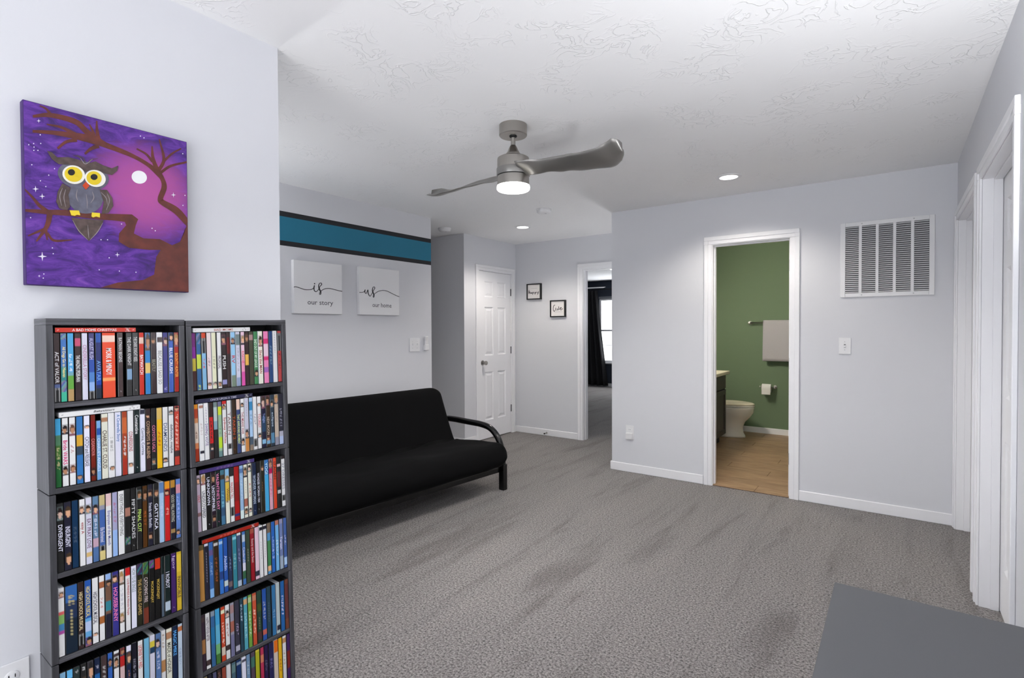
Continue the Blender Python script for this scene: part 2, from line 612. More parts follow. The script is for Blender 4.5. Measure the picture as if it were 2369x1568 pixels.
d = six_panel('door_1', CD1 - CD0 - .006, 2.028, 'closed white six panel door with nickel knob', 0.062)
d.location = (XD - 0.022, CD0 + .003, 0.010)
d.rotation_euler = (0, 0, math.pi / 2)
for z in (1.80, 1.06, 0.31):
    boxes('hinge', [(CD1 - CD0 - .010, CD1 - CD0 + .006, -0.026, -0.0165, z - .045, z + .045)], DARKMETAL, d, bevel=0.002)
d = six_panel('door_2', RA1 - RA0 - .006, 2.028, 'white door set back in the corner doorway of right wall')
d.location = (XR + 0.092, RA0 + .003, 0.010)
d.rotation_euler = (0, 0, math.pi / 2)
d = six_panel('door_3', RB1 - RB0 - .006, 2.028, 'white door set back in the doorway at right picture edge')
d.location = (XR + 0.092, RB0 + .003, 0.010)
d.rotation_euler = (0, 0, math.pi / 2)
d = six_panel('door_4', TD1 - TD0 - .006, 2.028, 'white bathroom door swung open behind its jamb', 0.52)
d.location = (TD1 + 0.003, YB + T + .012, 0.010)
d.rotation_euler = (0, 0, math.radians(84))

# windows (two behind the viewer, one in the bedroom)
def window(name, facing, plane, a0, a1, z0, z1, label, mull=True):
    root = struct(empty(name), label, 'window')
    f = 0.045

    def bx(a, b, p, q, d0, d1):
        return (a, b, plane + d0, plane + d1, p, q) if facing == 'Y' else (plane + d0, plane + d1, a, b, p, q)
    boxes('window_frame', [bx(a0, a0 + f, z0, z1, .02, .08), bx(a1 - f, a1, z0, z1, .02, .08), bx(a0 + f, a1 - f, z0, z0 + f, .02, .08), bx(a0 + f, a1 - f, z1 - f, z1, .02, .08)], TRIM, root)
    zm = (z0 + z1) / 2
    boxes('meeting_rail', [bx(a0 + f, a1 - f, zm - .02, zm + .02, .03, .07)], TRIM, root)
    return root


window('window_1', 'Y', -2.70, -1.75, 0.15, 0.1, 2.2, 'white glazed door frame in the rear wall behind the viewer')
window('window_2', 'X', XR, -2.2, -0.3, 0.65, 2.15, 'white window in the right wall behind the viewer')
w3 = window('window_3', 'Y', YN, -5.56, -4.2, 0.56, 2.03, 'bright bedroom window beside a dark curtain')
boxes('window_pane', [(-5.515, -4.245, YN + .045, YN + .05, 0.605, 1.985)], mat('bright_daylit_pane', (0.95, 0.98, 1.0, 1), 0.4, emit=2.0), w3)
GRID = mat('pale_muntin', rgb(232, 234, 238), 0.5)
boxes('muntin', [(-5.515, -4.245, YN + .038, YN + .045, 0.95, 0.962), (-5.2, -5.188, YN + .038, YN + .045, 0.605, 1.295)], GRID, w3)
boxes('window_sill', [(-5.60, -4.16, YN - .05, YN + .03, 0.53, 0.562)], TRIM, w3, bevel=0.004)
boxes('casing', [(-5.56, -4.2, YN - .004, YN - .0005, 2.03, 2.075)], mat('grey_blind_headrail', rgb(120, 124, 132), 0.6), w3)

# ------------------------------------------------------------------ media towers and their disc cases
def _wood(nt, b, N, ramp, L):
    tc = N('TexCoord')
    mp = N('Mapping')
    mp.inputs['Scale'].default_value = (3.0, 3.0, 60.0)
    L(tc.outputs['Object'], mp.inputs['Vector'])
    n = N('TexNoise', Scale=1.6, Detail=5.0, Roughness=0.6, Distortion=0.3)
    L(mp.outputs['Vector'], n.inputs['Vector'])
    c = ramp(n.outputs['Fac'], (0.3, rgb(48, 48, 52)), (0.55, rgb(70, 70, 75)), (0.72, rgb(104, 104, 110)))
    L(c, b.inputs['Base Color'])
    b.inputs['Specular IOR Level'].default_value = 0.55


def _wood_v(nt, b, N, ramp, L):
    tc = N('TexCoord')
    mp = N('Mapping')
    mp.inputs['Scale'].default_value = (40.0, 60.0, 2.5)
    L(tc.outputs['Object'], mp.inputs['Vector'])
    n = N('TexNoise', Scale=1.6, Detail=5.0, Roughness=0.6, Distortion=0.3)
    L(mp.outputs['Vector'], n.inputs['Vector'])
    c = ramp(n.outputs['Fac'], (0.3, rgb(48, 48, 52)), (0.55, rgb(70, 70, 75)), (0.72, rgb(100, 100, 106)))
    L(c, b.inputs['Base Color'])
    b.inputs['Specular IOR Level'].default_value = 0.55


WOODH = node_mat('charcoal_woodgrain_horizontal', _wood, 0.42)
WOODV = node_mat('charcoal_woodgrain_vertical', _wood_v, 0.34)
DARKBACK = mat('black_backing_board', rgb(22, 22, 24), 0.7)

RX0, RX1 = XO + 0.002, -1.838           # back and front of the towers
RH, RW, PT, SH = 1.377, 0.341, 0.0155, 0.014
SHELF = [1.147, 0.914, 0.681, 0.448, 0.215, 0.0062]   # tops of the boards the cases stand on
LEAN = 0.0182


def tower(y0, lean, label):
    """open six-shelf tower made of three stacked two-shelf units; local origin at the floor, left front corner"""
    root = tag(empty('media_tower'), label, 'shelf', 'charcoal media towers')
    D = RX1 - RX0
    joints = [(0.9005, RH - 0.018), (0.4355, 0.8975), (0.0, 0.4325)]
    for z0, z1 in joints:
        boxes('side_panel', [(-D, 0, 0, PT, z0, z1)], WOODV, root, bevel=0.0008, seg=1)
        boxes('side_panel', [(-D, 0, RW - PT, RW, z0, z1)], WOODV, root, bevel=0.0008, seg=1)
    boxes('top_panel', [(-D, 0, 0, RW, RH - 0.0178, RH)], WOODH, root, bevel=0.0008, seg=1)
    for z in SHELF:
        boxes('shelf_board', [(-D + .004, 0 if z in (SHELF[1], SHELF[3]) else -0.002, PT + .0003, RW - PT - .0003, max(0.0004, z - SH), z)], WOODH, root, bevel=0.0006, seg=1)
    boxes('back_board', [(-D, -D + .0035, PT + .0003, RW - PT - .0003, 0.001, RH - .019)], DARKBACK, root)
    return root


def on_tower(right, y, z):
    """metric point on a tower front -> world (y, z) and lean"""
    if not right:
        return y, z, 0.0
    c, s = math.cos(LEAN), math.sin(LEAN)
    dy, dz = y - 0.747, z - RH
    return 0.747 + dy * c - dz * s, RH - 0.003 + dz * c + dy * s, LEAN


tl = tower(0.402, 0, 'left charcoal media tower filled with disc cases below the owl painting')
tl.location = (RX1, 0.402, 0)
tr = tower(0.747, LEAN, 'right charcoal media tower leaning slightly, in front of the futon')
yy, zz, aa = on_tower(True, 0.747, 0.0)
tr.location = (RX1, yy, zz)
tr.rotation_euler = (aa, 0, 0)

ROWS = {
"L1": """
1.0,14.2|322|ACT of VALOR|ddd|.27|.72|.75-.8:569;.8-1:B
15.5,14.2|47b|All Dogs Go to Heaven|fe9|.2|.64|0-.1:P;.5-.7:388;.7-.86:P;.86-1:4b9
30.4,14.7|5ad||fff|.3|.58|.58-.66:7ab;.63-.83:6a4;.83-1:b96;.3-.58:D
46.6,15.0|322|THE AMAZING SPIDER-MAN|eee|.33|.72|.07-.2:c57
62.0,14.1|dde|CINDERELLA STORY|b8a|.18|.7|
77.5,14.8|447|AUGUST RUSH|cce|.08|.4|.4-.6:35a;.6-.75:58c;.75-.88:9be;.88-1:B
93.8,14.3|126|AVATAR|7ad|.42|.73|0-.15:25a;.6-.8:14a;.85-1:123
109.2,32.7|e53|MORK & MINDY|fff|.24|.65|.7-.74:fa6;.05-.14:fdc
146.6,13.5|433|BATMAN BEGINS|ddd|.08|.46|
168.9,14.6|333|THE DARK KNIGHT|ddd|.07|.52|.58-.75:8ac
184.4,14.9|333|THE DARK KNIGHT RISES|ddd|.07|.46|
200.4,13.9|c32|BAYWATCH|fff|.36|.67|.08-.18:ecb
216.0,15.3|38c|||.3|.5|0-.3:F;.5-.66:ec7
232.2,14.7|322|BEASTLY|998|.44|.64|.1-.18:F
247.8,15.8|eee|BECAUSE I SAID SO|999|.3|.85|.07-.16:433
264.0,14.9|448||ccf|.2|.3|.07-.22:F;.9-.97:D
279.8,14.5|46b|BLUE CRUSH|fff|.26|.68|0-.14:F
295.2,13.8|a21|BOUNTY HUNTER|fb5|.35|.75|0-.25:F""",
"L2": """
1.0,13.8|4ad||db3|.42|.75|.25-.4:586;.4-.6:473;.6-1:263;.42-.75:D
15.5,14.7|eee|Bride WARS|d17|.33|.68|.1-.24:F;.7-.85:F
30.9,15.0|eee||a34|.38|.55|.1-.27:F;.38-.55:D;.7-.83:F
46.6,16.0|37b||222|.45|.58|.28-.44:da3;.45-.58:345;.87-.95:F
63.3,14.8|eef|CATCH and RELEASE|556|.32|.76|.14-.2:F
78.9,12.8|721|CASANOVA|d88|.36|.62|.1-.35:811;.8-.92:F
92.4,11.4|7ad|CHARLIE'S ANGELS|def|.3|.85|.12-.25:25a
104.1,16.7|eed|CHARLIE ST. CLOUD|543|.26|.84|.06-.13:b86
121.1,14.7|eee||999|.38|.6|.38-.6:D;.82-.9:F
136.6,16.0|eef|A Cinderella Story|37b|.04|.46|
153.4,13.8|a42||eee|.4|.72|.1-.35:c63;.4-.7:D;.75-1:a32
168.0,15.7|eee|CONFESSIONS|a34|.33|.64|.82-.9:F
184.6,14.3|122|Constantine|eee|.08|.38|
199.7,14.5|eef|Corrina, Corrina|567|.3|.73|0-.08:334
214.6,14.4|322|COWBOYS & ALIENS|ca8|.2|.8|.08-.15:F
229.9,13.2|222|COYOTE UGLY|e8a|.28|.72|.83-.93:F
244.0,16.1|eb1||b32|.37|.62|0-.2:db6;.37-.62:D
260.4,16.1|eee|DIAMONDS|568|.27|.74|.84-.92:F
276.7,15.4|eee|definitely, maybe|445|.3|.78|.06-.14:F
293.0,16.0|c43||fdc|.15|.75|.15-.75:D;.76-.86:433;0-.1:F""",
"L3": """
1.0,15.3|222|DIVERGENT|eef|.31|.7|.05-.25:F
16.6,16.8|223|INSURGENT|eef|.36|.66|.05-.25:F;.74-.95:F
33.8,15.4|135||567|.38|.62|.38-.62:D
50.0,13.8|eee|easy A|a33|.35|.52|.1-.22:F
64.6,14.8|dde|EAT PRAY LOVE|757|.32|.76|.1-.24:F;.82-.9:db7
80.2,15.1|68a||eef|.3|.62|.12-.28:F;.3-.62:D;.64-.78:cab;.78-1:57a
95.6,15.1|46a|Ella Enchanted|dde|.5|.72|0-.16:cb8;.16-.22:99a;.78-.86:B;.86-1:dc8
111.0,15.3|eee|Employee of the Month|66a|.27|.8|0-.2:ecc
126.6,13.9|aac||b68|.15|.5|.6-1:9be;.15-.5:D
140.8,16.7|eee|EVERYTHING, EVERYTHING|777|.06|.7|
157.8,15.2|222||ccc|.1|.2|.3-.42:a76;.76-.87:P
173.3,13.7|222|FIFTY SHADES|ddd|.18|.8|
187.9,14.2|222|FINAL CUT|ce7|.36|.72|.05-.2:F
203.0,13.6|531||b63|.4|.65|.05-.25:F;.4-.65:D
217.5,13.8|223|Friends with Benefits|dde|.3|.7|.08-.2:F;.78-.9:F
232.2,14.9|222|GATTACA|eef|.33|.75|.1-.22:F
248.0,14.2|ace||ddf|.3|.7|.0-.18:68b;.3-.6:D
262.5,16.0|c22||fcb|.4|.6|0-.13:e92;.13-.24:F;.42-.58:D
278.8,14.3|223|GOOD WILL HUNTING|ccb|.25|.7|0-.12:b83;.82-.9:a85
294.1,14.9|68c||bcf|.3|.75|.1-.25:d9a;.3-.7:D;.85-.95:F""",
"L4": """
1.0,14.3|eee||d88|.3|.7|.05-.14:F;.34-.4:d66;.4-.52:8b6;.52-.62:48b;.62-.68:b5a
16.2,27.5|235||dc8|.25|.8|0-.25:36a;.12-.3:D;.5-1:123;.36-.75:T
44.0,13.8|322|HIGH SCHOOL MUSICAL|eda|.15|.72|.78-.95:B
58.8,16.2|25a|HIGH SCHOOL MUSICAL|ed7|.1|.55|.58-.86:6ad;.62-.78:bce;.86-1:F
76.0,15.6|eee|HIGH SCHOOL MUSICAL|445|.22|.7|.84-.9:F
92.5,13.9|eee||c43|.35|.55|.1-.2:a64;.35-.5:D;.63-.74:a63
107.4,15.1|754||bdf|.42|.6|0-.1:9be;.1-.2:F;.42-.58:389;.62-1:223
123.5,16.4|338|HOUSEBUNNY|f8b|.25|.78|.05-.17:F
141.0,13.6|eee||aab|.3|.65|.02-.25:F;.3-.62:D;.68-.85:F
155.6,13.8|eee|LOSE FRIENDS & Alienate People|b33|.18|.75|0-.13:c22
170.4,15.1|eef|HOW TO BE SINGLE|899|.05|.42|
185.8,15.0|221|THE HUNGER GAMES|ca6|.25|.82|0-.18:P
201.1,15.3|221|CATCHING FIRE|dcc|.25|.65|0-.2:P;.75-1:732
217.5,14.7|111|MOCKINGJAY|db5|.35|.7|0-.12:P
233.3,16.1|111|MOCKINGJAY|db5|.35|.68|0-.18:c31
250.5,8.8|567||678|.4|.5|0-.3:122
259.8,16.5|122|I ROBOT|eef|.28|.55|.77-.92:bcd
277.6,15.6|426|Igor|cbd|.05|.28|
293.5,15.5|db3|INVINCIBLE|543|.42|.78|.05-.35:ec4""",
"L5": """
1.0,14.3|48b||ddd|.2|.3|0-.1:8bd
16.2,14.5|247||8bd|.2|.5|0-.12:6be
31.0,15.4|233||ccc|.2|.5|.05-.1:D
47.3,14.1|222||eee|.15|.4|.05-.1:D;.2-.4:F
62.3,15.3|433||eee|.15|.3|0-.3:F
78.5,14.6|124||ccd|.1|.3|.1-.16:D;.25-.5:26a
94.1,14.8|433||ccc|.15|.6|.15-.5:D
109.9,13.1|36b||eee|.2|.4|.08-.22:F
124.0,14.3|eee||b44|.3|.5|.05-.1:433;.1-.28:F
139.3,13.5|b22||eee|.3|.5|0-.12:F;.3-.5:dbb
154.9,13.7|124||c86|.4|.6|0-.1:eef;.1-.3:F;.4-.6:D
169.7,13.9|112||aab|.25|.7|.25-.6:D
184.7,14.2|eee|LICENSE TO WED|c32|.08|.45|
200.0,15.5|7bd||9cd|.2|.4|
216.6,14.6|dde||567|.2|.6|.1-.2:dc4;.2-.3:246
231.5,15.7|57a||dde|.3|.6|.08-.25:F;.3-.6:D
247.5,13.6|eee||a86|.05|.3|.05-.3:D;.5-.7:b85
261.4,17.4|eed|MADE of HONOR|554|.24|.75|.06-.18:b86
279.1,15.3|124|MAGIC MIKE|6bf|.08|.5|
294.7,14.3|cde||9ac|.4|.7|.05-.12:c74;.4-.7:D""",
"R1": """
1.0,12.6|727||dc4|.45|.65|.25-.45:829;.45-.66:cb4;.66-1:422
14.3,15.0|369||cd5|.38|.65|0-.2:P;.38-.62:cd5;.9-1:D
30.1,14.5|8bd||d32|.48|.63|0-.1:c42;.1-.36:B;.46-.64:D
46.1,15.5|edd||a89|.45|.6|.45-.6:D;.88-.95:F
62.3,14.9|eec||997|.4|.65|.4-.65:D;.88-.95:F
78.8,14.3|eee|PROPOSAL|656|.42|.65|.88-.97:F
93.4,16.7|211|PUSH|eee|.42|.66|.05-.22:F;.86-.94:99c
110.4,12.0|322||c33|.1|.4|.1-.4:611
124.8,15.8|9ce|RV|c33|.43|.57|.1-.22:F;.8-1:787
142.3,15.2|dde||aab|.3|.8|.05-.25:788;.3-.75:D;.85-1:9ac
158.4,13.7|ecd|RUNAWAY|d34|.36|.58|.06-.24:F;.55-.75:e9b;.75-1:d5a
172.9,14.7|322||eee|.4|.6|.05-.2:F;.42-.62:eb5
188.5,15.8|443||a87|.1|.2|.06-.16:a88
204.6,15.8|485|SHE'S OUT OF MY LEAGUE|efe|.15|.68|.72-.86:F
221.3,16.3|eed|She's the MAN|a44|.36|.8|.08-.3:F
240.3,19.3|e8b||c37|.55|.8|.14-.24:d37;.25-.48:ecd;.5-.56:d37;.7-.8:a6b
260.6,15.0|247||79a|.28|.7|.28-.65:D
275.9,16.8|eee||99a|.05|.45|.03-.42:T
293.6,15.4|b44||433|.4|.8|.05-.4:B;.42-.75:D""",
"R2": """
1.0,13.0|b42||653|.3|.6|0-.08:e92;.25-.32:d96;.32-.68:edc;.45-.6:D;.68-.78:d85;.78-1:a31
14.8,14.8|eee||cbb|.3|.6|.03-.08:a76;.35-.55:D;.83-.88:223
30.4,15.0|eee|SWING VOTE|769|.36|.75|.08-.34:T
46.2,13.6|322||422|.25|.7|.26-.72:c22;.32-.7:D;.78-.86:F
60.6,13.8|788||ccc|.1|.2|.1-.35:bcc;.35-.5:8ab;.5-1:222
74.8,13.7|9b9||687|.4|.6|0-.1:668;.1-.25:cd3;.4-.6:D;.65-.85:bd3;.9-1:688
89.3,15.0|eee|Sydney White|b32|.3|.77|0-.06:c22;.06-.16:F
105.2,15.3|eee|TAKEN|977|.22|.63|.8-.9:B
120.8,14.3|321|TAKEN 2|b53|.3|.73|
135.9,14.0|347|THAT AWKWARD MOMENT|de9|.28|.83|0-.2:ecb
150.2,13.8|eee|THIS MEANS WAR|a45|.25|.66|.07-.16:F;.73-.88:F
164.3,14.9|ccd||99a|.1|.4|.05-.35:T;.58-.76:F;.76-1:c84
180.2,13.6|ace||68a|.3|.6|.08-.24:38b;.3-.55:D;.75-.9:456;.9-1:876
194.7,14.7|eee||447|.3|.55|.32-.52:D;.8-.95:B
210.3,14.9|eee|TOURIST|c44|.33|.6|.12-.2:F;.7-.8:F
226.2,16.1|113|Twilight|9ad|.34|.52|0-.25:F;.4-.7:246;.84-.92:8bd
242.6,15.1|321|NEW MOON|cba|.42|.76|0-.2:F;.8-.88:F;.88-.95:7ac
258.6,14.6|234|eclipse|bcd|.34|.62|.1-.25:F;.75-.95:58a
274.2,16.8|cba||a98|.3|.6|0-.2:F;.35-.55:D;.85-1:99a
291.3,17.7|223||aab|.3|.7|.3-.65:D;.75-.85:bbc;.85-1:bce""",
"R3": """
1.0,12.4|bab|UGLY|b43|.35|.48|.04-.16:F;.66-.72:866
14.2,15.9|eee|UNDISCOVERED|445|.3|.77|0-.2:F
30.4,15.0|111|UNKNOWN|eef|.08|.57|
45.7,14.3|212|UNSTOPPABLE|eef|.25|.7|.04-.2:F;.78-.9:F
60.4,14.6|122|VALENTINE'S DAY|e8b|.05|.7|
75.8,15.1|479||8cd|.4|.7|0-.1:478;.1-.18:432;.4-.68:D;.7-.85:357
91.2,15.0|eed|Waiting|743|.36|.62|0-.12:8bd;.12-.25:F;.25-.6:db4
107.1,14.6|eee|WALKING TALL|b33|.27|.57|0-.16:222;.72-.9:B
121.9,18.2|a11||711|.25|.65|.3-.65:811;.88-.93:337
140.5,13.8|9bd||cde|.2|.7|.06-.14:57a;.2-.65:D;.85-1:dee
154.6,14.0|eed||a98|.3|.6|.04-.24:F;.3-.55:T;.65-.8:a65;.82-.95:F
169.5,13.5|eed||c43|.36|.66|.02-.16:F;.38-.64:D;.84-.92:F
184.0,15.6|124|WONDER WOMAN|bcd|.24|.78|
200.6,13.9|111|WONDER WOMAN 1984|dde|.22|.78|
215.5,13.1|221||a75|.4|.6|.1-.2:F;.4-.6:T
229.5,16.3|4ad|YOGI|dff|.06|.28|0-.3:37b
246.9,14.5|dab||d58|.4|.8|0-.2:F;.2-.3:b15;.35-.75:D
262.3,13.6|d42|17 AGAIN|311|.08|.42|
278.0,14.8|222||e33|.3|.6|.14-.2:ecc;.3-.6:622;.66-.73:ccc
294.0,15.0|eee|27 DRESSES|99a|.14|.66|0-.06:211;.78-.9:B""",
"R4": """
1.0,16.3|b84||865|.3|.7|0-.1:653
17.9,13.7|223||aab|.2|.7|.15-.7:T;0-.05:dde
31.9,14.9|36a||9bd|.3|.6|.15-.25:658;.35-.6:D;.85-1:8be
47.1,15.4|321||b63|.3|.7|.05-.1:ccc;.3-.75:D
63.2,14.3|37c||9bd|.3|.6|.05-.1:ace;.6-.75:248
77.8,14.9|25a|Aladdin|cdf|.33|.6|.8-.9:cdd
93.3,14.7|235||89b|.4|.7|.4-.65:D;.85-.95:766
108.3,15.3|389||9cc|.3|.7|.05-.1:8cd;.35-.65:D
123.9,15.5|457||aac|.3|.6|0-.05:eee;.3-.55:D;.9-1:bcd
141.2,12.5|47b|Cinderella|dde|.3|.6|.06-.2:bcd;.6-.75:dde;.75-.9:364
154.8,15.2|343||aa9|.3|.6|.35-.6:T
170.2,16.2|912|Beauty and the Beast|dbb|.2|.65|0-.1:a54
186.7,15.7|ecd||ccc|.3|.5|.85-.95:334
203.2,13.2|eee||aaa|.3|.7|.03-.1:223;.3-.65:T
217.5,14.1|eee||aaa|.3|.7|.03-.1:223;.3-.65:T
232.8,14.3|59c||cde|.3|.6|0-.2:765;.35-.9:485;.85-.95:eb8
248.2,14.5|26b||cdf|.3|.7|.3-.75:D
263.9,14.7|7be||eff|.3|.7|0-.1:b76;.4-.7:D
279.8,14.9|78b|Tarzan|eef|.35|.6|0-.1:99b;.75-1:abc
295.0,14.0|46a||dde|.35|.6|.35-.55:D;.8-.95:bdf""",
"R5": """
1.0,12.7|323||a85|.3|.7|.04-.12:433;.45-.7:a74
14.0,15.2|eee|HAPPILY N'EVER AFTER|656|.08|.5|.85-.95:433
29.8,14.7|369||9bd|.3|.6|0-.1:89a;.3-.6:27a
44.9,16.3|4ad||efe|.4|.65|.3-.65:6bd;.65-.85:7b7;.82-1:473
62.8,14.2|c42||fed|.3|.65|.06-.12:eec;.3-.7:D;.75-.9:dcb
77.3,15.4|eee||a43|.35|.65|.1-.25:F;.35-.6:D;.75-.85:433
93.4,14.6|99a||a65|.4|.6|.05-.2:a88;.35-.55:a65;.6-1:779
109.0,16.5|334||cbd|.3|.7|.4-.65:D;.85-.95:bbc
126.6,12.5|245||cde|.1|.5|.1-.45:D
139.8,14.8|5ab||cee|.3|.8|.04-.14:da7;.3-.8:D
155.7,14.3|7a4||ded|.3|.8|.04-.14:bc9;.3-.8:D
171.1,15.6|c53||fdc|.3|.8|.04-.14:c86;.3-.8:D
187.5,17.4|243||a98|.5|.8|.25-.4:452;.5-.75:T;.8-.95:533
206.4,16.5|25a|||.3|.6|.25-.6:D;.8-.9:c65
224.0,17.1|245||678|.3|.7|.3-.7:T
242.4,15.8|37a||9bd|.5|.7|.5-.65:D
260.2,14.0|bcc||dee|.3|.7|.85-.95:223
276.2,16.3|26a||eef|.3|.7|.3-.7:D
293.3,15.7|743||a65|.3|.7|.1-.8:633""",
"R6": """
1.0,14.3|643||a85|.3|.7|0-.1:986
16.0,14.8|223||889|.3|.7|.1-.2:D
31.5,13.1|557||aab|.3|.7|
45.5,14.9|322||a76|.3|.7|.05-.15:D
61.1,14.5|943||ccc|.3|.7|
76.6,15.0|eee||bbc|.3|.7|
92.7,15.2|467||abc|.3|.7|.05-.2:688
109.0,17.6|136||9ad|.3|.7|.05-.1:9ab
127.7,15.7|eef||99a|.3|.7|.05-.1:556
144.5,14.5|79b||cdd|.3|.7|.1-.4:D
160.1,15.5|545||9b9|.3|.7|.1-.3:476
176.7,16.4|bb2||eda|.3|.7|0-.05:dc4
194.2,14.0|b35||eb8|.3|.7|.15-.3:d86
209.0,16.1|214||778|.3|.7|.3-.5:D
226.0,18.3|225||77b|.3|.7|.3-.5:D
245.5,16.7|dcb||7a9|.3|.7|0-.25:e71
262.9,15.3|eb1||b52|.3|.7|.4-.7:D
279.0,15.5|eee||b96|.3|.7|.05-.15:c96;.3-.6:D
295.4,13.6|426||a34|.3|.7|.35-.7:822""",}
ROWNAME = ['top', 'second', 'third', 'fourth', 'fifth', 'lowest']
ORD = ['first', 'second', 'third', 'fourth', 'fifth', 'sixth', 'seventh', 'eighth', 'ninth', 'tenth', 'eleventh', 'twelfth', 'thirteenth', 'fourteenth', 'fifteenth',
       'sixteenth', 'seventeenth', 'eighteenth', 'nineteenth', 'twentieth', 'twenty-first']


def colour_word(h):
    r, g, b = [int(ch, 16) / 15 for ch in h]
    mx, mn = max(r, g, b), min(r, g, b)
    l, s = (mx + mn) / 2, mx - mn
    if s < 0.12:
        return 'black' if l < 0.2 else 'dark grey' if l < 0.35 else 'grey' if l < 0.75 else 'white'
    if mn > 0.75:
        return 'off-white'
    if mx < 0.24:
        return 'black'
    if mx == r:
        hue = 60 * (((g - b) / s) % 6)
    elif mx == g:
        hue = 60 * ((b - r) / s + 2)
    else:
        hue = 60 * ((r - g) / s + 4)
    n = 'red'
    for lim, w in ((12, 'red'), (38, 'orange'), (68, 'yellow'), (160, 'green'), (195, 'teal'), (255, 'blue'), (300, 'purple'), (345, 'pink'), (361, 'red')):
        if hue <= lim:
            n = w
            break
    if n in ('orange', 'red', 'yellow') and mx < 0.5 and s < 0.35:
        return 'dark brown' if mx < 0.4 else 'brown'
    if n == 'orange' and mx < 0.65:
        return 'brown'
    if l < 0.3:
        return 'dark ' + n
    if l > 0.62:
        return 'pale ' + n
    return n


def _print(nt, b, N, ramp, L):
    a = N('Attribute', attribute_name='ink')
    L(a.outputs['Color'], b.inputs['Base Color'])
    b.inputs['Specular IOR Level'].default_value = 0.45


INK = node_mat('printed_spine_insert', _print, 0.28)
CASE_BLACK = mat('black_case_plastic', rgb(20, 20, 22), 0.3)
CASE_WHITE = mat('white_case_plastic', rgb(205, 207, 212), 0.3)
SKIN, HAIR, GREYP = hexc('da8'), hexc('321'), hexc('888')


def parse_bands(s):
    out = []
    for t in s.split(';'):
        if ':' in t:
            rng, k = t.split(':')
            a, b = rng.split('-')
            out.append((float(a), float(b), k))
    return out


def spine_colour(u, v, base, tcol, bands, rnd):
    c = base
    for a, b, k in bands:
        if not a <= v < b:
            continue
        q = (v - a) / (b - a)
        if k == 'F':                                   # small portrait print
            du, dv = (u - 0.5 - rnd[4]) / 0.34, (q - 0.52) / 0.34
            r = du * du + dv * dv
            if r < 1:
                c = rnd[5] if q > 0.36 else rnd[6]
            elif r < 2.0 and q < 0.66:
                c = rnd[6]
            elif q > 0.80:
                c = rnd[7]
            else:
                c = tuple(0.6 * x + 0.4 * y for x, y in zip(base, rnd[7]))
        elif k == 'P':
            c = rnd[int(u * 2.99 + q * 5) % 4]
            c = tuple(0.5 * x + 0.5 * y for x, y in zip(base, c))
        elif k == 'B':
            c = hexc('111') if (abs(u - 0.5) < 0.14 + 0.2 * q) else GREYP
        elif k == 'D':                                 # lettering too small to read
            n = int(v * 190 / 3.2 + (rnd[4] if len(rnd) > 4 else 0.05) * 4000)
            if 0.2 < u < 0.8 and ((n * 73856093) ^ (int(u * 5) * 19349663) ^ (n >> 2) * 83492791) % 7 > 2 and n % 4:
                c = tuple(0.3 * x + 0.7 * y for x, y in zip(base, tcol))
        elif k == 'T':
            if 0.38 < u < 0.62 and int(v * 60) % 3:
                c = tuple(0.3 * x + 0.7 * y for x, y in zip(base, tcol))
        else:
            c = hexc(k)
    return c


def spine_mesh(w, h, base, tcol, bands, rnd):
    nx, ny = (6, 60) if bands else (1, 1)
    vs, fs, cols = [], [], []
    e = 0.0012
    for j in range(ny + 1):
        for i in range(nx + 1):
            vs.append((0.0, -w / 2 + e + (w - 2 * e) * i / nx, h - e - (h - 2 * e) * j / ny))
            cols.append(spine_colour(i / nx, min(j / ny, 0.999), base, tcol, bands, rnd))
    for j in range(ny):
        for i in range(nx):
            k = j * (nx + 1) + i
            fs.append((k, k + nx + 1, k + nx + 2, k + 1))
    me = bpy.data.meshes.new('spine_print')
    me.from_pydata(vs, [], fs)
    at = me.color_attributes.new('ink', 'FLOAT_COLOR', 'POINT')
    at.data.foreach_set('color', np.array(cols, dtype=np.float32).ravel())
    me.update()
    return me


def print_palette(rng, base):
    p = [hexc(''.join(rng.choice('3579b') for _ in range(3))) for _ in range(4)]
    return p + [rng.uniform(-.12, .12), hexc(rng.choice(['da8', 'c97', 'eb9', 'b86', 'dba'])), hexc(rng.choice(['321', '211', '432', '643', '222', 'a85'])), hexc(rng.choice(['345', '654', '788', '444', '856', '223']))]


TEXTMAT = {}


def text_mat(h):
    return TEXTMAT.setdefault(h, mat('lettering_' + colour_word(h).replace(' ', '_') + '_' + h, hexc(h), 0.35))


ENTRIES = []
for key, txt in ROWS.items():
    for i, ln in enumerate(txt.strip().split('\n')):
        a = ln.split('|')
        y, w = [float(v) / 1000 for v in a[0].split(',')]
        ENTRIES.append((key, i, y, w, a[1], a[2], a[3] or 'ccc', float(a[4]), float(a[5]), parse_bands(a[6])))
        if a[2]:
            word(a[2], 0.012)
LYING = [('L', 0, .004, .190, 'c32', 'A BAD MOMS CHRISTMAS', 'fee', .2, .74, 'red'), ('L', 1, .010, .192, 'eee', 'Babysitters', '222', .4, .66, 'white'),
         ('R', 0, .006, .188, 'eee', 'BAD MOMS', 'a54', .35, .68, 'white'), ('R', 1, .005, .191, '224', 'ONCE UPON A TIME', 'bbc', .25, .7, 'dark blue'),
         ('R', 2, .010, .185, '437', '', '869', .3, .6, 'purple'), ('R', 3, .012, .192, 'a21', '', 'd76', .3, .6, 'red')]
for l in LYING:
    if l[5]:
        word(l[5], 0.012, 0.25 if l[5] == 'Babysitters' else 0.0)
for wd in ('our story', 'our home'):
    word(wd, 0.004)
set_words()

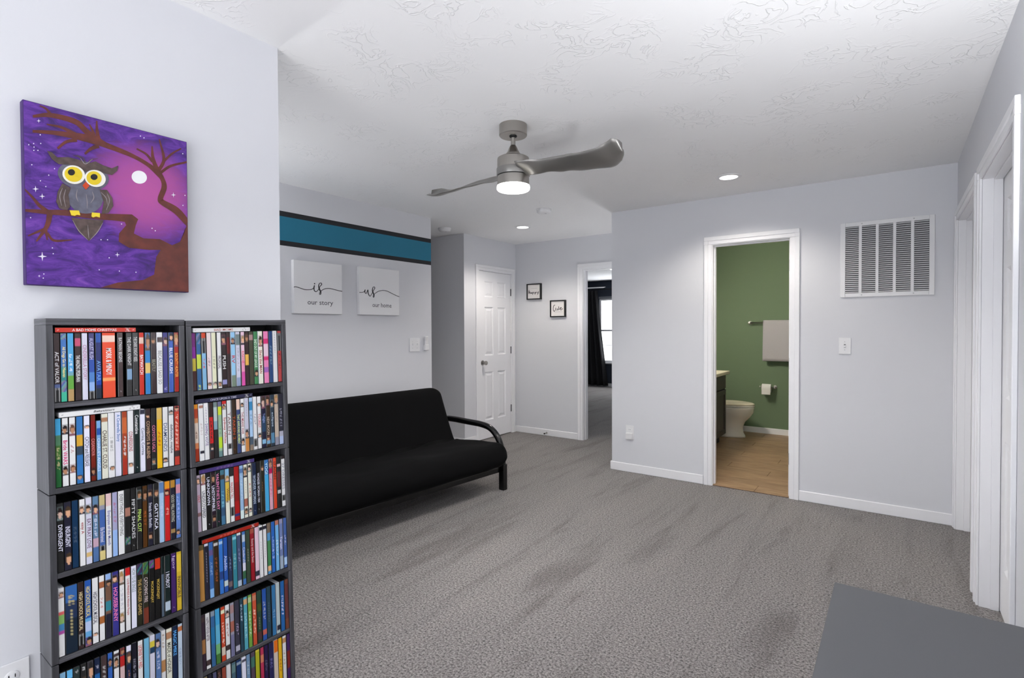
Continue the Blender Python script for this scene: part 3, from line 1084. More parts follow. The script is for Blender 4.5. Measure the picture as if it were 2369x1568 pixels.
DEPTH = 0.1005
for key, i, y, w, base, title, tcol, t0, t1, bands in ENTRIES:
    rng = random.Random(hash_seed := (ord(key[0]) * 131 + int(key[1]) * 57 + i * 17))
    right = key[0] == 'R'
    row_i = int(key[1]) - 1
    org = 0.7625 if right else 0.4175
    h = 0.190 if not (key == 'L2' and i == 6) else 0.172
    if key == 'L1' and i == 7:
        h = 0.1905
    yc, zc, ang = on_tower(right, org + y + w / 2, SHELF[row_i] + 0.0006)
    spine_x = RX1 - 0.0035 - rng.random() * 0.003
    root = empty('disc_case', (spine_x, yc, zc))
    root.rotation_euler = (ang, 0, 0)
    lab = colour_word(base) + ' disc case '
    if title:
        lab += 'with ' + colour_word(tcol) + ' lettering '
    elif any(b[2] == 'F' for b in bands):
        lab += 'with portrait print '
    lab += ORD[i] + ' from left, ' + ROWNAME[row_i] + ' shelf, ' + ('right' if right else 'left') + ' tower'
    tag(root, lab, 'disc case', 'disc cases on the ' + ROWNAME[row_i] + ' shelf of the ' + ('right' if right else 'left') + ' tower')
    bright = sum(int(c, 16) for c in base) > 34
    cm = CASE_WHITE if (bright and rng.random() < 0.45) else CASE_BLACK
    boxes('case', [(-DEPTH, -0.0004, -w / 2, w / 2, 0, h)], cm, root, bevel=min(0.0016, w * 0.12), seg=1)
    rnd = print_palette(rng, base)
    bc, tc = hexc(base), hexc(tcol or "ccc")
    if not bands and sum(bc[:3]) < 0.6:
        bands = [(0.90, 0.925, 'T')]
        if not title:
            bands = []
    sp = link('spine_print', spine_mesh(w, h, bc, tc, bands, rnd), INK, root)
    if title:
        cap = min(0.62 * w, 0.011) if len(title) < 24 else 0.5 * w
        if w > 0.025:
            cap = 0.42 * w
        place_word('lettering', (title, 0.012, 0.0),
                   lambda u, v, cap=cap, h=h: (0.0003, -cap / 2 + cap * v, h * (1 - t0) - (t1 - t0) * h * u), text_mat(tcol), sp)

for side, r, y, L_, base, title, tcol, t0, t1, cw in LYING:
    right = side == 'R'
    org = 0.7625 if right else 0.4175
    hz = SHELF[r] + 0.1912
    yc, zc, ang = on_tower(right, org + y, hz)
    root = empty('disc_case', (RX1 - 0.004, yc, zc))
    root.rotation_euler = (ang, 0, 0)
    tag(root, cw + ' disc case lying flat on top of the ' + ROWNAME[r] + ' row, ' + ('right' if right else 'left') + ' tower', 'disc case', 'disc cases lying flat on the rows')
    boxes('case', [(-DEPTH, -0.0004, 0, L_, 0, 0.0145)], CASE_WHITE if cw == 'white' else CASE_BLACK, root, bevel=0.0014, seg=1)
    rng = random.Random(r * 7 + ord(side))
    me = spine_mesh(0.0145, L_, hexc(base), hexc(tcol), [(0.03, 0.055, 'T'), (0.86, 0.93, 'P'), (0.95, 0.97, 'T')] if title else [(0.05, 0.07, 'T'), (t0, t1, 'D'), (0.86, 0.93, 'P')],
                    [hexc(c) for c in ('ccc', '322', base, 'fff')])
    n = len(me.vertices)
    a = np.zeros(n * 3)
    me.vertices.foreach_get('co', a)
    a = a.reshape(-1, 3)
    b2 = np.stack([a[:, 0], L_ - a[:, 2], a[:, 1] + 0.00725], 1)     # turn the strip on its side
    me.vertices.foreach_set('co', b2.ravel())
    me.update()
    sp = link('spine_print', me, INK, root)
    if title:
        place_word('lettering', (title, 0.012, 0.25 if title == 'Babysitters' else 0.0), lambda u, v: (0.0003, L_ * (t0 + (t1 - t0) * u), 0.0035 + 0.0075 * v), text_mat(tcol), sp)

# ------------------------------------------------------------------ owl painting
PX = XO + 0.0305                     # front of the canvas
PY0, PY1, PZ0, PZ1 = 0.381, 0.792, 1.470, 1.974
PW, PH = PY1 - PY0, PZ1 - PZ0


def _sky(nt, b, N, ramp, L):
    tc = N('TexCoord')
    mp = N('Mapping')
    mp.inputs['Scale'].default_value = (1, 6, 13)
    mp.inputs['Rotation'].default_value = (0.5, 0, 0)
    L(tc.outputs['Object'], mp.inputs['Vector'])
    n = N('TexNoise', Scale=2.2, Detail=6.0, Roughness=0.65, Distortion=1.2)
    L(mp.outputs['Vector'], n.inputs['Vector'])
    c = ramp(n.outputs['Fac'], (0.28, rgb(44, 18, 84)), (0.46, rgb(76, 32, 132)), (0.6, rgb(104, 52, 162)), (0.75, rgb(138, 86, 182)))
    # painted pink halo round the moon
    d = N('Vector' + 'Math', operation='DISTANCE')
    mp2 = N('Mapping')
    mp2.inputs['Scale'].default_value = (0, 1, 1)
    L(tc.outputs['Object'], mp2.inputs['Vector'])
    L(mp2.outputs['Vector'], d.inputs[0])
    d.inputs[1].default_value = (0, PW * 0.705, PH * 0.615)
    ad = N('Math', operation='MULTIPLY_ADD')
    L(n.outputs['Fac'], ad.inputs[0]); ad.inputs[1].default_value = 0.07; L(d.outputs['Value'], ad.inputs[2])
    halo = ramp(ad.outputs[0], (0.06, (1, 1, 1, 1)), (0.125, (0.75, 0.75, 0.75, 1)), (0.20, (0, 0, 0, 1)))
    pk = N('Mix', data_type='RGBA')
    L(halo, pk.inputs['Factor']); L(c, pk.inputs['A'])
    pk.inputs['B'].default_value = rgb(184, 84, 158)
    L(pk.outputs['Result'], b.inputs['Base Color'])


SKYP = node_mat('purple_brushed_paint', _sky, 0.55)
owl = tag(empty('canvas_painting', (PX, PY0, PZ0)), 'square canvas painting of an owl on a branch under a purple night sky', 'painting')
boxes('canvas', [(-0.0285, -0.0004, 0, PW, 0, PH)], mat('purple_canvas_edge', rgb(58, 30, 96), 0.7, noise=(14, 0.3)), owl, bevel=0.002)
pyobj('painted_sky', [(0, 0.002, 0.002), (0, PW - .002, 0.002), (0, PW - .002, PH - .002), (0, 0.002, PH - .002)], [(0, 1, 2, 3)], SKYP, owl)
HP = homography([(97, 77), (1307, 380), (1285, 1492), (85, 1437)])


def on_canvas(x, y, lift):
    u, v = HP(x, y)
    u, v = min(max(u, 0.004), 0.996), min(max(v, 0.004), 0.996)
    return (lift, u * PW, (1 - v) * PH)


def paint_shapes(name, polys, strokes, m, lift, label=None):
    bm = bmesh.new()
    for q, pl in enumerate(polys):
        bv = [bm.verts.new(on_canvas(x, y, lift + q * 0.00004)) for x, y in pl]
        for t in tessellate_polygon([[Vector((x, y, 0)) for x, y in pl]]):
            bm.faces.new([bv[k] for k in t])
    for q, st in enumerate(strokes):
        vs, fs = ribbon2d(st)
        bv = [bm.verts.new(on_canvas(x, y, lift + 0.00006 + q * 0.00002)) for x, y in vs]
        for f in fs:
            try:
                bm.faces.new([bv[k] for k in f])
            except ValueError:
                pass
    o = from_bm(name, bm, m, owl)
    if label:
        o['label'] = label
    return o


BARK = mat('red_brown_branch_paint', rgb(98, 42, 32), 0.5, noise=(30, 0.35))
OBR = mat('owl_brown_paint', rgb(84, 68, 64), 0.5, noise=(60, 0.4))
OGR = mat('owl_grey_paint', rgb(98, 98, 114), 0.5, noise=(50, 0.25))
paint_shapes('painted_moon', [ellipse2d(943, 645, 57, 48, 0.15)], [], mat('white_paint', rgb(250, 250, 252), 0.5), 0.0003, 'white oval moon')
trunk = [(1292, 1490), (630, 1458), (760, 1420), (950, 1400), (1030, 1360), (1050, 1230), (1085, 1180), (1000, 1180), (850, 1165), (775, 1120), (780, 1060), (835, 1000), (825, 975),
         (740, 965), (640, 960), (420, 935), (260, 925), (92, 905), (92, 885), (260, 890), (400, 890), (560, 905), (660, 915), (880, 920), (925, 955), (905, 1000), (890, 1060), (960, 1095),
         (1080, 1100), (1170, 1145), (1230, 1120), (1265, 1050), (1300, 985)]
limbs = [[(1300, 990, 44), (1210, 890, 52), (1110, 830, 42), (1095, 800, 40), (1125, 720, 40), (1115, 660, 32), (1080, 610, 40), (1000, 545, 28), (880, 480, 30), (700, 410, 42), (620, 375, 62), (500, 350, 50), (330, 325, 32), (165, 315, 20)],
         [(640, 380, 46), (560, 310, 42), (480, 240, 40), (300, 195, 34), (170, 205, 20)], [(300, 190, 24), (270, 150, 16), (222, 125, 8)],
         [(650, 380, 34), (640, 300, 22), (640, 232, 10)], [(620, 340, 22), (605, 300, 18), (585, 258, 8)], [(480, 335, 30), (380, 285, 20), (270, 262, 10)], [(490, 375, 28), (410, 390, 22), (345, 440, 18)],
         [(650, 415, 34), (590, 440, 24), (545, 478, 16)], [(1085, 610, 36), (1050, 510, 26), (1045, 415, 10)], [(1045, 530, 20), (1000, 475, 16), (930, 435, 12)],
         [(1085, 600, 28), (1130, 510, 22), (1100, 362, 9)], [(1125, 530, 18), (1190, 470, 14), (1262, 430, 10)], [(1100, 612, 22), (1180, 560, 18), (1304, 530, 14)],
         [(262, 905, 28), (200, 860, 26), (150, 800, 18), (92, 738, 10)], [(275, 915, 44), (250, 1010, 34), (170, 1122, 12)], [(240, 1030, 24), (250, 1112, 10)], [(235, 1030, 20), (110, 1082, 10)],
         [(252, 1060, 16), (300, 1115, 18), (430, 1110, 8)]]
paint_shapes('painted_branches', [trunk], limbs, BARK, 0.0006, 'red-brown bare branches and trunk')
head = ellipse2d(528, 640, 190, 108, 0.16)
body = ellipse2d(540, 795, 132, 122)
paint_shapes('painted_owl_body', [body, head], [], OGR, 0.0012, 'grey owl head and breast')
lw = [(372, 695), (335, 760), (322, 830), (345, 882), (400, 893), (424, 870), (415, 780), (434, 730)]
rw = [(645, 740), (700, 742), (737, 800), (743, 860), (705, 912), (655, 918), (672, 830)]
tail = [(428, 948), (668, 965), (640, 1030), (555, 1118), (480, 1050)]
brow = [(265, 458), (300, 468), (340, 505), (420, 503), (500, 522), (550, 552), (620, 532), (680, 562), (740, 582), (788, 562), (780, 600), (740, 632), (690, 622), (640, 602), (590, 595), (545, 612), (520, 590), (470, 565), (420, 558), (350, 556), (300, 520)]
paint_shapes('painted_owl_feathers', [lw, rw, tail, brow], [[(520, 545, 6), (505, 505, 6), (455, 490, 3)], [(545, 550, 8), (530, 510, 6), (480, 485, 3)], [(560, 550, 8), (590, 520, 6), (640, 510, 3)]], OBR, 0.0018, 'brown owl wings, brows and tail')
OLT = mat('owl_light_feather_paint', rgb(150, 140, 142), 0.5)
paint_shapes('painted_feather_strokes', [], [[(372, 730, 3), (350, 790, 7), (362, 860, 3)], [(395, 740, 3), (380, 800, 6), (392, 870, 2)], [(700, 770, 3), (715, 820, 6), (690, 890, 3)], [(655, 760, 3), (690, 800, 6), (700, 850, 2)],
                                             [(480, 740, 3), (472, 790, 8), (485, 830, 2)], [(545, 775, 3), (550, 830, 6), (548, 880, 2)], [(590, 755, 3), (600, 800, 7), (575, 840, 2)], [(440, 965, 3), (480, 1040, 6), (545, 1108, 3)], [(660, 985, 3), (620, 1050, 6), (565, 1108, 3)], [(550, 1000, 2), (552, 1060, 6), (555, 1100, 2)],
                                             [(510, 510, 3), (545, 552, 6), (600, 516, 2)]], OLT, 0.0022)['kind'] = 'stuff'
paint_shapes('painted_eye_white', [ellipse2d(457, 632, 84, 68, 0.2), ellipse2d(615, 658, 78, 62, 0.2)], [], mat('eye_white_paint', rgb(246, 244, 232), 0.5), 0.0026)
paint_shapes('painted_eye_yellow', [ellipse2d(455, 630, 66, 55, 0.2), ellipse2d(606, 656, 56, 50, 0.2)], [], mat('eye_yellow_paint', rgb(232, 204, 30), 0.5), 0.0029)
paint_shapes('painted_pupil', [ellipse2d(440, 615, 26, 23), ellipse2d(606, 648, 26, 22)], [], BLACK, 0.0032)
paint_shapes('painted_beak', [[(545, 682), (570, 713), (543, 742), (518, 712)]], [], mat('orange_beak_paint', rgb(208, 70, 24), 0.5), 0.0032)
paint_shapes('painted_feet', [[(418, 893), (488, 895), (497, 930), (472, 926), (455, 934), (430, 930)], [(582, 908), (642, 912), (640, 945), (612, 938), (590, 945), (578, 938)]], [], mat('yellow_feet_paint', rgb(240, 214, 50), 0.5), 0.0028)
stars = []
for x, y, r in ((210, 240, 16), (173, 740, 24), (220, 793, 22), (1190, 775, 20), (208, 1232, 34), (760, 1217, 19), (182, 1375, 11)):
    stars.append([(x + (r if k % 2 == 0 else r * 0.25) * math.cos(k * math.pi / 4), y + (r if k % 2 == 0 else r * 0.25) * math.sin(k * math.pi / 4)) for k in range(8)])
for x, y in ((218, 342), (132, 416), (168, 407), (170, 433), (168, 457), (198, 457), (220, 406), (150, 563), (316, 590), (272, 638), (210, 680), (248, 722), (958, 343), (984, 356), (1275, 778), (1257, 852), (1022, 1022), (1045, 1040), (797, 992), (130, 950), (642, 1108), (690, 1108), (283, 1170), (288, 1212), (622, 1328), (698, 1240), (892, 1345), (770, 1337), (210, 1390), (215, 1360), (1268, 470)):
    stars.append(ellipse2d(x, y, 4.5, 4.5, 0, 8))
paint_shapes('painted_stars', stars, [], mat('star_white_paint', rgb(236, 232, 246), 0.5), 0.0034)['kind'] = 'stuff'

# ------------------------------------------------------------------ lettered canvases on the stripe wall
CANV = mat('white_canvas', rgb(246, 246, 248), 0.8, bump=(900, 0.05, 0.001))
INKB = mat('black_printed_ink', rgb(32, 32, 38), 0.6)
INKG = mat('grey_printed_ink', rgb(92, 92, 100), 0.6)


def sign(y0, y1, z0, z1, quad, strokes, dots, text, tu0, tu1, tv, th, label):
    w, h = y1 - y0, z1 - z0
    root = tag(empty('canvas_sign', (XS + 0.0355, y0, z0)), label, 'canvas sign', 'white lettered canvases')
    boxes('canvas', [(-0.0345, -0.0003, 0, w, 0, h)], CANV, root, bevel=0.002)
    f = homography(quad)

    def pt(x, y, lift=0.0003):
        u, v = f(x, y)
        return (lift, min(max(u, 0), 1) * w, (1 - v) * h)
    bm = bmesh.new()
    for n_, st in enumerate(strokes):
        vs, fs = ribbon2d(st, 7)
        bv = [bm.verts.new(pt(x, y, 0.0003 + n_ * 0.0001)) for x, y in vs]
        for q in fs:
            try:
                bm.faces.new([bv[k] for k in q])
            except ValueError:
                pass
    for x, y, r in dots:
        bm.faces.new([bm.verts.new(pt(a, b)) for a, b in ellipse2d(x, y, r, r * 1.2, 0, 12)])
    from_bm('script_lettering', bm, INKB, root)
    place_word('lettering', (text, 0.004, 0.0), lambda u, v: (0.0003, w * (tu0 + (tu1 - tu0) * u), h * (tv + th * v)), INKG, root)
    return root


def wd(pts, w):
    return [(x, y, w) for x, y in pts]


sign(2.247, 2.678, 1.468, 1.874, [(168, 85), (1122, 195), (1105, 1165), (148, 1135)],
     [wd([(150, 622), (200, 618), (260, 636), (370, 672), (470, 676), (530, 660), (558, 620), (566, 590)], 13),
      [(566, 592, 18), (556, 640, 22), (560, 690, 18), (590, 716, 14), (630, 690, 12), (680, 610, 13), (710, 575, 16), (700, 548, 13), (670, 552, 12), (650, 600, 20), (662, 665, 26), (686, 720, 24), (682, 762, 18), (664, 764, 12), (668, 735, 12), (705, 695, 12), (760, 665, 13), (840, 655, 13), (920, 667, 13), (1020, 694, 13), (1112, 714, 13)]],
     [(570, 560, 12)], 'our story', .265, .795, .145, .105, 'white canvas lettered is our story, nearer the bookshelf towers')
sign(2.849, 3.294, 1.470, 1.880, [(1455, 215), (2233, 308), (2225, 1185), (1442, 1160)],
     [wd([(1446, 726), (1500, 726), (1540, 712), (1566, 672)], 11), [(1562, 676, 18), (1556, 722, 16), (1580, 750, 12), (1604, 700, 12), (1618, 674, 14)],
      [(1616, 680, 18), (1622, 750, 18), (1655, 802, 12), (1692, 750, 11), (1735, 675, 12), (1752, 645, 14), (1740, 620, 11), (1714, 634, 12), (1704, 690, 20), (1720, 745, 24), (1734, 785, 20), (1726, 822, 16), (1714, 812, 10), (1722, 782, 10), (1765, 742, 11), (1830, 705, 11), (1910, 692, 11), (1990, 705, 11), (2080, 750, 11), (2170, 795, 11), (2234, 820, 11)]],
     [], 'our home', .31, .79, .165, .095, 'white canvas lettered us our home, nearer the light switches')


# ------------------------------------------------------------------ two small framed prints
def framed(x0, x1, z0, z1, quad, strokes, tiny, label, rot):
    w, h = x1 - x0, z1 - z0
    root = tag(empty('framed_print', (x0, Y3 - 0.0005, z0)), label, 'framed print', 'small black framed prints')
    root.rotation_euler = (0, rot, 0)
    f = 0.014
    boxes('frame', [(0, f, -.032, 0, 0, h), (w - f, w, -.032, 0, 0, h), (f, w - f, -.032, 0, 0, f), (f, w - f, -.032, 0, h - f, h)], BLACK, root)
    boxes('print', [(f, w - f, -.022, -.004, f, h - f)], mat('warm_white_print_paper', rgb(236, 232, 230), 0.8), root)
    g = homography(quad)
    bm = bmesh.new()
    for n_, st in enumerate(strokes):
        vs, fs = ribbon2d(wd(st, 17), 5)
        bv = [bm.verts.new((g(x, y)[0] * w, -.0224 - n_ * .0002, (1 - g(x, y)[1]) * h)) for x, y in vs]
        for q in fs:
            try:
                bm.faces.new([bv[k] for k in q])
            except ValueError:
                pass
    from_bm('script_lettering', bm, INKB, root)
    boxes('fine_print_line', [(w * a, w * b, -.0226, -.0221, h * c, h * c + .003) for a, b, c in tiny], mat('faint_print_ink', rgb(176, 172, 182), 0.8), root)


framed(-3.815, -3.600, 1.712, 1.914, [(140, 260), (590, 230), (590, 792), (150, 800)],
       [[(218, 468), (206, 530), (212, 602)], [(212, 570), (232, 525), (244, 555), (240, 602)], [(292, 552), (268, 560), (272, 590), (292, 580), (296, 552), (302, 592)], [(325, 540), (330, 632)], [(328, 556), (352, 540), (352, 578), (330, 586)],
        [(393, 540), (399, 626)], [(396, 556), (424, 544), (422, 578), (400, 586)], [(458, 528), (466, 566), (492, 566)], [(514, 518), (500, 590), (476, 626)]], [(.34, .72, .7)],
       'small black framed print reading happy, left of the two', 0.0)
framed(-3.464, -3.247, 1.484, 1.692, [(940, 840), (1420, 808), (1440, 1380), (958, 1398)],
       [[(1098, 992), (1062, 1000), (1044, 1085), (1050, 1165), (1074, 1198), (1102, 1160)], [(1122, 1080), (1124, 1148), (1152, 1156)], [(1168, 1098), (1184, 1152), (1212, 1120), (1212, 1030)], [(1212, 1120), (1240, 1130)],
        [(1254, 1112), (1298, 1090), (1290, 1064), (1262, 1082), (1262, 1130), (1300, 1144), (1346, 1096)]], [(.25, .8, .3)],
       'small black framed print reading live, lower right of the two', 0.0)


# ------------------------------------------------------------------ switches, outlets
def plate(name, facing, p, a, z, w, h, label, cat, kind, group=None):
    """wall plate centred at (a, z) on a wall plane p"""
    rz = {'+X': math.pi / 2, '-Y': 0.0}[facing]
    loc = (p, a, z) if facing == '+X' else (a, p, z)
    root = tag(empty(name, loc, rz), label, cat, group)
    boxes('wall_plate', [(-w / 2, w / 2, -.006, -.0003, -h / 2, h / 2)], WHITE, root, bevel=0.002)
    scr = mat('plate_screw', rgb(190, 190, 192), 0.4, 0.5)
    if kind == 'toggle2':
        for x in (-w * .22, w * .22):
            boxes('toggle', [(x - .005, x + .005, -.018, -.0055, -.004, .014)], WHITE, root, bevel=0.002)
            for zz in (-.03, .03):
                lathe('screw', [(.003, 0), (.003, .0012)], scr, root, 10, (x, -.0058, zz), axis='Y')
    if kind == 'toggle':
        boxes('toggle_slot', [(-.006, .006, -.0068, -.0058, -.013, .013)], mat('grey_slot', rgb(150, 150, 154), 0.6), root)
        boxes('toggle', [(-.005, .005, -.019, -.0062, -.010, .004)], WHITE, root, bevel=0.002)
        for zz in (-.03, .03):
            lathe('screw', [(.003, 0), (.003, .0012)], scr, root, 10, (0, -.0058, zz), axis='Y')
    if kind == 'duplex':
        for zz in (-.02, .02):
            lathe('receptacle', [(.0165, 0), (.0165, .0012), (.015, .002)], WHITE, root, 24, (0, -.0056, zz), axis='Y')
            boxes('slot', [(-.0075, -.0055, -.0082, -.0072, zz - .002, zz + .007), (.0055, .0075, -.0082, -.0072, zz - .002, zz + .007), (-.002, .002, -.0082, -.0072, zz - .011, zz - .007)], BLACK, root)
    if kind == 'plugged':
        lathe('receptacle', [(.0165, 0), (.0165, .0012), (.015, .002)], WHITE, root, 24, (0, -.0056, .024), axis='Y')
        boxes('slot', [(-.0075, -.0055, -.0082, -.0072, .022, .031), (.0055, .0075, -.0082, -.0072, .022, .031)], BLACK, root)
    return root


plate('light_switch', '+X', XS, 3.512, 1.193, .132, .128, 'white double light switch plate on the striped wall', 'switch', 'toggle2')
rem = tag(empty('remote_holder', (XS, 3.655, 1.205), math.pi / 2), 'slim white fan remote in a wall holder at the wall corner', 'remote')
boxes('remote', [(-.022, .022, -.022, -.006, -.055, .068)], WHITE, rem, bevel=0.004)
boxes('cradle', [(-.028, .028, -.026, -.0003, -.068, -.012)], WHITE, rem, bevel=0.004)
plate('light_switch', '-Y', YB, -0.302, 1.206, .076, .121, 'white single light switch below the return air grille', 'switch', 'toggle')
outl = plate('wall_outlet', '-Y', YB, -1.999, 0.372, .078, .128, 'white wall outlet near the outer wall corner', 'outlet', 'plugged')
pl = tag(boxes('plug_in_freshener', [(-.033, .033, -.036, -.0075, -.030, .030)], WHITE, bevel=0.006, loc=(-1.997, YB, 0.340)), 'small white device plugged into the outlet near wall corner', 'plug-in device')
plate('wall_outlet', '+X', XO, 0.342, 0.378, .074, .118, 'white duplex outlet at lower left beside the media tower', 'outlet', 'duplex')
ds = tag(empty('door_stop', (-3.529, Y3 - .0135, 0.036)), 'small spring door stop on the far baseboard', 'door stop')
lathe('base', [(.012, 0), (.012, .004), (.006, .006)], METAL, ds, 12, axis='Y')
tube('spring', [(0, -.005, 0), (.004, -.05, 0)], .0055, METAL, ds, 10)
lathe('rubber_tip', [(.008, .05), (.009, .056), (.009, .064), (.006, .066)], BLACK, ds, 12, (.004, 0, 0), axis='Y')

# ------------------------------------------------------------------ return air grille
GX0, GX1, GZ0, GZ1 = -0.332, 0.215, 1.564, 2.111
gr = tag(empty('air_grille', (GX0, YB, GZ0)), 'large white return air grille with five louvred columns', 'air vent')
gw, gh, b_ = GX1 - GX0, GZ1 - GZ0, 0.030
boxes('frame', [(0, b_, -.010, -.0005, 0, gh), (gw - b_, gw, -.010, -.0005, 0, gh), (b_, gw - b_, -.010, -.0005, 0, b_), (b_, gw - b_, -.010, -.0005, gh - b_, gh)], WHITE, gr, bevel=0.002, seg=1)
boxes('dark_backing', [(b_, gw - b_, -.0015, -.0005, b_, gh - b_)], mat('dark_duct', rgb(84, 84, 88), 0.8), gr)
cw_ = (gw - 2 * b_ - 4 * 0.018) / 5
for k in range(1, 5):
    x = b_ + k * cw_ + (k - 1) * 0.018
    boxes('mullion', [(x, x + .018, -.010, -.0018, b_, gh - b_)], WHITE, gr)
NL = 34
pitch = (gh - 2 * b_) / NL
lm = None
for k in range(5):
    x = b_ + k * (cw_ + 0.018)
    for i in range(NL):
        z = b_ + (i + 0.5) * pitch
        if lm is None:
            o = boxes('louvre', [(0.0005, cw_ - .0005, -.0058, .0058, -.0007, .0007)], WHITE, gr, loc=(x, -.0062, z))
            lm = o.data
        else:
            o = link('louvre', lm, None, gr, loc=(x, -.0062, z))
        o.rotation_euler = (math.radians(38), 0, 0)
for x in (gw * .24, gw * .79):
    for z in (b_ / 2, gh - b_ / 2):
        lathe('screw', [(.0045, 0), (.0045, .0015)], mat('plate_screw', (1, 1, 1, 1)), gr, 10, (x, -.0098, z), axis='Y')

# ------------------------------------------------------------------ ceiling fixtures
GLOW = mat('lit_white_lens', (1.0, 0.985, 0.95, 1), 0.4, emit=3.0)


def can_light(x, y, label, power):
    root = tag(empty('recessed_light', (x, y, CH)), label, 'ceiling light', 'recessed ceiling lights')
    lathe('trim_ring', [(.062, -.0005), (.062, -.006), (.070, -.007), (.088, -.004), (.090, -.0005)], WHITE, root, 40, cap=False)
    lathe('lens', [(.001, -.0052), (.0618, -.0052), (.0618, -.0006)], GLOW, root, 40, cap=False)
    l = bpy.data.lights.new('recessed_lamp', 'SPOT')
    l.energy, l.color, l.spot_size, l.spot_blend, l.shadow_soft_size = power, (1.0, 0.93, 0.84), math.radians(140), 0.6, 0.06
    lo = bpy.data.objects.new('recessed_lamp', l)
    lo.location = (0, 0, -0.02)
    lo.parent = root
    C.objects.link(lo)
    return root


can_light(-0.985, 4.03, 'lit round recessed ceiling light in front of the bathroom doorway', 40)
can_light(-3.255, 4.67, 'lit round recessed ceiling light near the six panel door', 50)


def detector(x, y, label):
    root = tag(empty('smoke_detector', (x, y, CH)), label, 'smoke detector', 'smoke detectors')
    lathe('mounting_base', [(.070, -.0005), (.070, -.010)], WHITE, root, 32)
    lathe('cover', [(.066, -.010), (.066, -.024), (.058, -.034), (.030, -.040), (.001, -.041)], WHITE, root, 32, cap=False)
    lathe('test_button', [(.009, -.0385), (.009, -.0425), (.001, -.043)], mat('grey_button', rgb(205, 205, 208), 0.5), root, 16, (.02, 0, 0), cap=False)
    return root


detector(-2.62, 4.10, 'white smoke detector between the fan and recessed light')
detector(-3.97, 4.21, 'white smoke detector in the shaded hallway')

# ceiling fan
FX, FY = -1.672, 2.312
fan = tag(empty('ceiling_fan', (FX, FY, 0)), 'brushed nickel two blade ceiling fan with lit round lamp', 'ceiling fan')
NICK = mat('satin_nickel', rgb(168, 164, 158), 0.30, 1.0)
BLADE = mat('silver_blade_finish', rgb(150, 148, 145), 0.38, 0.85)
lathe('canopy', [(.001, 2.4395), (.075, 2.4395), (.0755, 2.385), (.072, 2.381), (.022, 2.381), (.021, 2.387), (.001, 2.387)], NICK, fan, 48, cap=False)
lathe('ball_joint', [(.020, 2.386), (.019, 2.376), (.013, 2.372)], BLACK, fan, 24)
lathe('downrod', [(.0125, 2.388), (.0125, 2.322)], METAL, fan, 24)
lathe('cone_cover', [(.013, 2.332), (.016, 2.330), (.022, 2.318), (.034, 2.292), (.041, 2.284), (.042, 2.279), (.001, 2.279)], NICK, fan, 40, cap=False)
lathe('shadow_ring', [(.038, 2.280), (.038, 2.264)], BLACK, fan, 32)
lathe('motor_housing', [(.001, 2.266), (.078, 2.266), (.085, 2.261), (.0865, 2.254), (.0865, 2.203), (.001, 2.203)], NICK, fan, 56, cap=False)
lathe('dark_gap', [(.080, 2.170), (.080, 2.162)], BLACK, fan, 40)
lathe('lamp_housing', [(.001, 2.164), (.0850, 2.164), (.0855, 2.160), (.0855, 2.112), (.001, 2.112)], NICK, fan, 56, cap=False)
lathe('lamp_lens', [(.0885, 2.114), (.0900, 2.108), (.0895, 2.096), (.084, 2.090), (.05, 2.087), (.001, 2.086)], GLOW, fan, 56, cap=False)
lathe('blade_band', [(.0895, 2.206), (.0905, 2.203), (.0905, 2.171), (.0895, 2.168), (.082, 2.168), (.082, 2.206), (.0895, 2.206)], BLADE, fan, 56, cap=False)


def interp(x, tab):
    for (a, fa), (b, fb) in zip(tab, tab[1:]):
        if x <= b:
            t = (x - a) / (b - a)
            t = t * t * (3 - 2 * t)
            return fa + (fb - fa) * t
    return tab[-1][1]


def fan_blade(flip):
    nr, nc = 44, 10
    vs, fs = [], []
    for side in (0, 1):
        for i in range(nr + 1):
            q = i / nr
            r = 0.070 + (0.645 - 0.070) * (1 - (1 - q) ** 1.25)
            w = interp(r, [(.070, .118), (.12, .100), (.2, .086), (.3, .108), (.4, .132), (.5, .146), (.565, .150), (.605, .138), (.628, .104), (.640, .06), (.645, .016)])
            tilt = math.radians(interp(r, [(.070, 27), (.16, 36), (.26, 30), (.36, 25), (.5, 21), (.662, 20)]))
            zc = interp(r, [(.070, 2.184), (.2, 2.182), (.3, 2.176), (.45, 2.164), (.53, 2.158), (.645, 2.178)])
            off = interp(r, [(.070, -.037), (.12, -.034), (.2, -.016), (.3, -.004), (.4, .0), (.565, .002), (.645, -.026)])
            for k in range(nc + 1):
                s = k / nc * 2 - 1                     # -1 leading edge (raised) .. +1 trailing edge
                th = 0.0045 * math.sqrt(max(0.0, 1 - s * s)) + 0.0008
                lift = interp(r, [(.07, 0), (.44, 0), (.645, .020)]) * max(0.0, -s) ** 1.2
                t = off + s * w / 2 * math.cos(tilt)
                z = zc - s * w / 2 * math.sin(tilt) + lift - 0.010 * (1 - s * s) * interp(r, [(.07, 0), (.3, 1), (.662, 1)])
                z += (th if side == 0 else -th)
                vs.append((r * flip, t * flip, z))
    n1 = (nr + 1) * (nc + 1)
    for i in range(nr):
        for k in range(nc):
            a = i * (nc + 1) + k
            fs.append((a, a + nc + 1, a + nc + 2, a + 1))
            b = a + n1
            fs.append((b, b + 1, b + nc + 2, b + nc + 1))
        for k in (0, nc):
            a = i * (nc + 1) + k
            fs.append((a, a + n1, a + n1 + nc + 1, a + nc + 1))
    for i in (0, nr):
        for k in range(nc):
            a = i * (nc + 1) + k
            fs.append((a, a + 1, a + 1 + n1, a + n1))
    o = pyobj('blade', vs, fs, BLADE, fan, True)
    bm = bmesh.new()
    bm.from_mesh(o.data)
    bmesh.ops.recalc_face_normals(bm, faces=bm.faces[:])
    bm.to_mesh(o.data)
    bm.free()
    return o


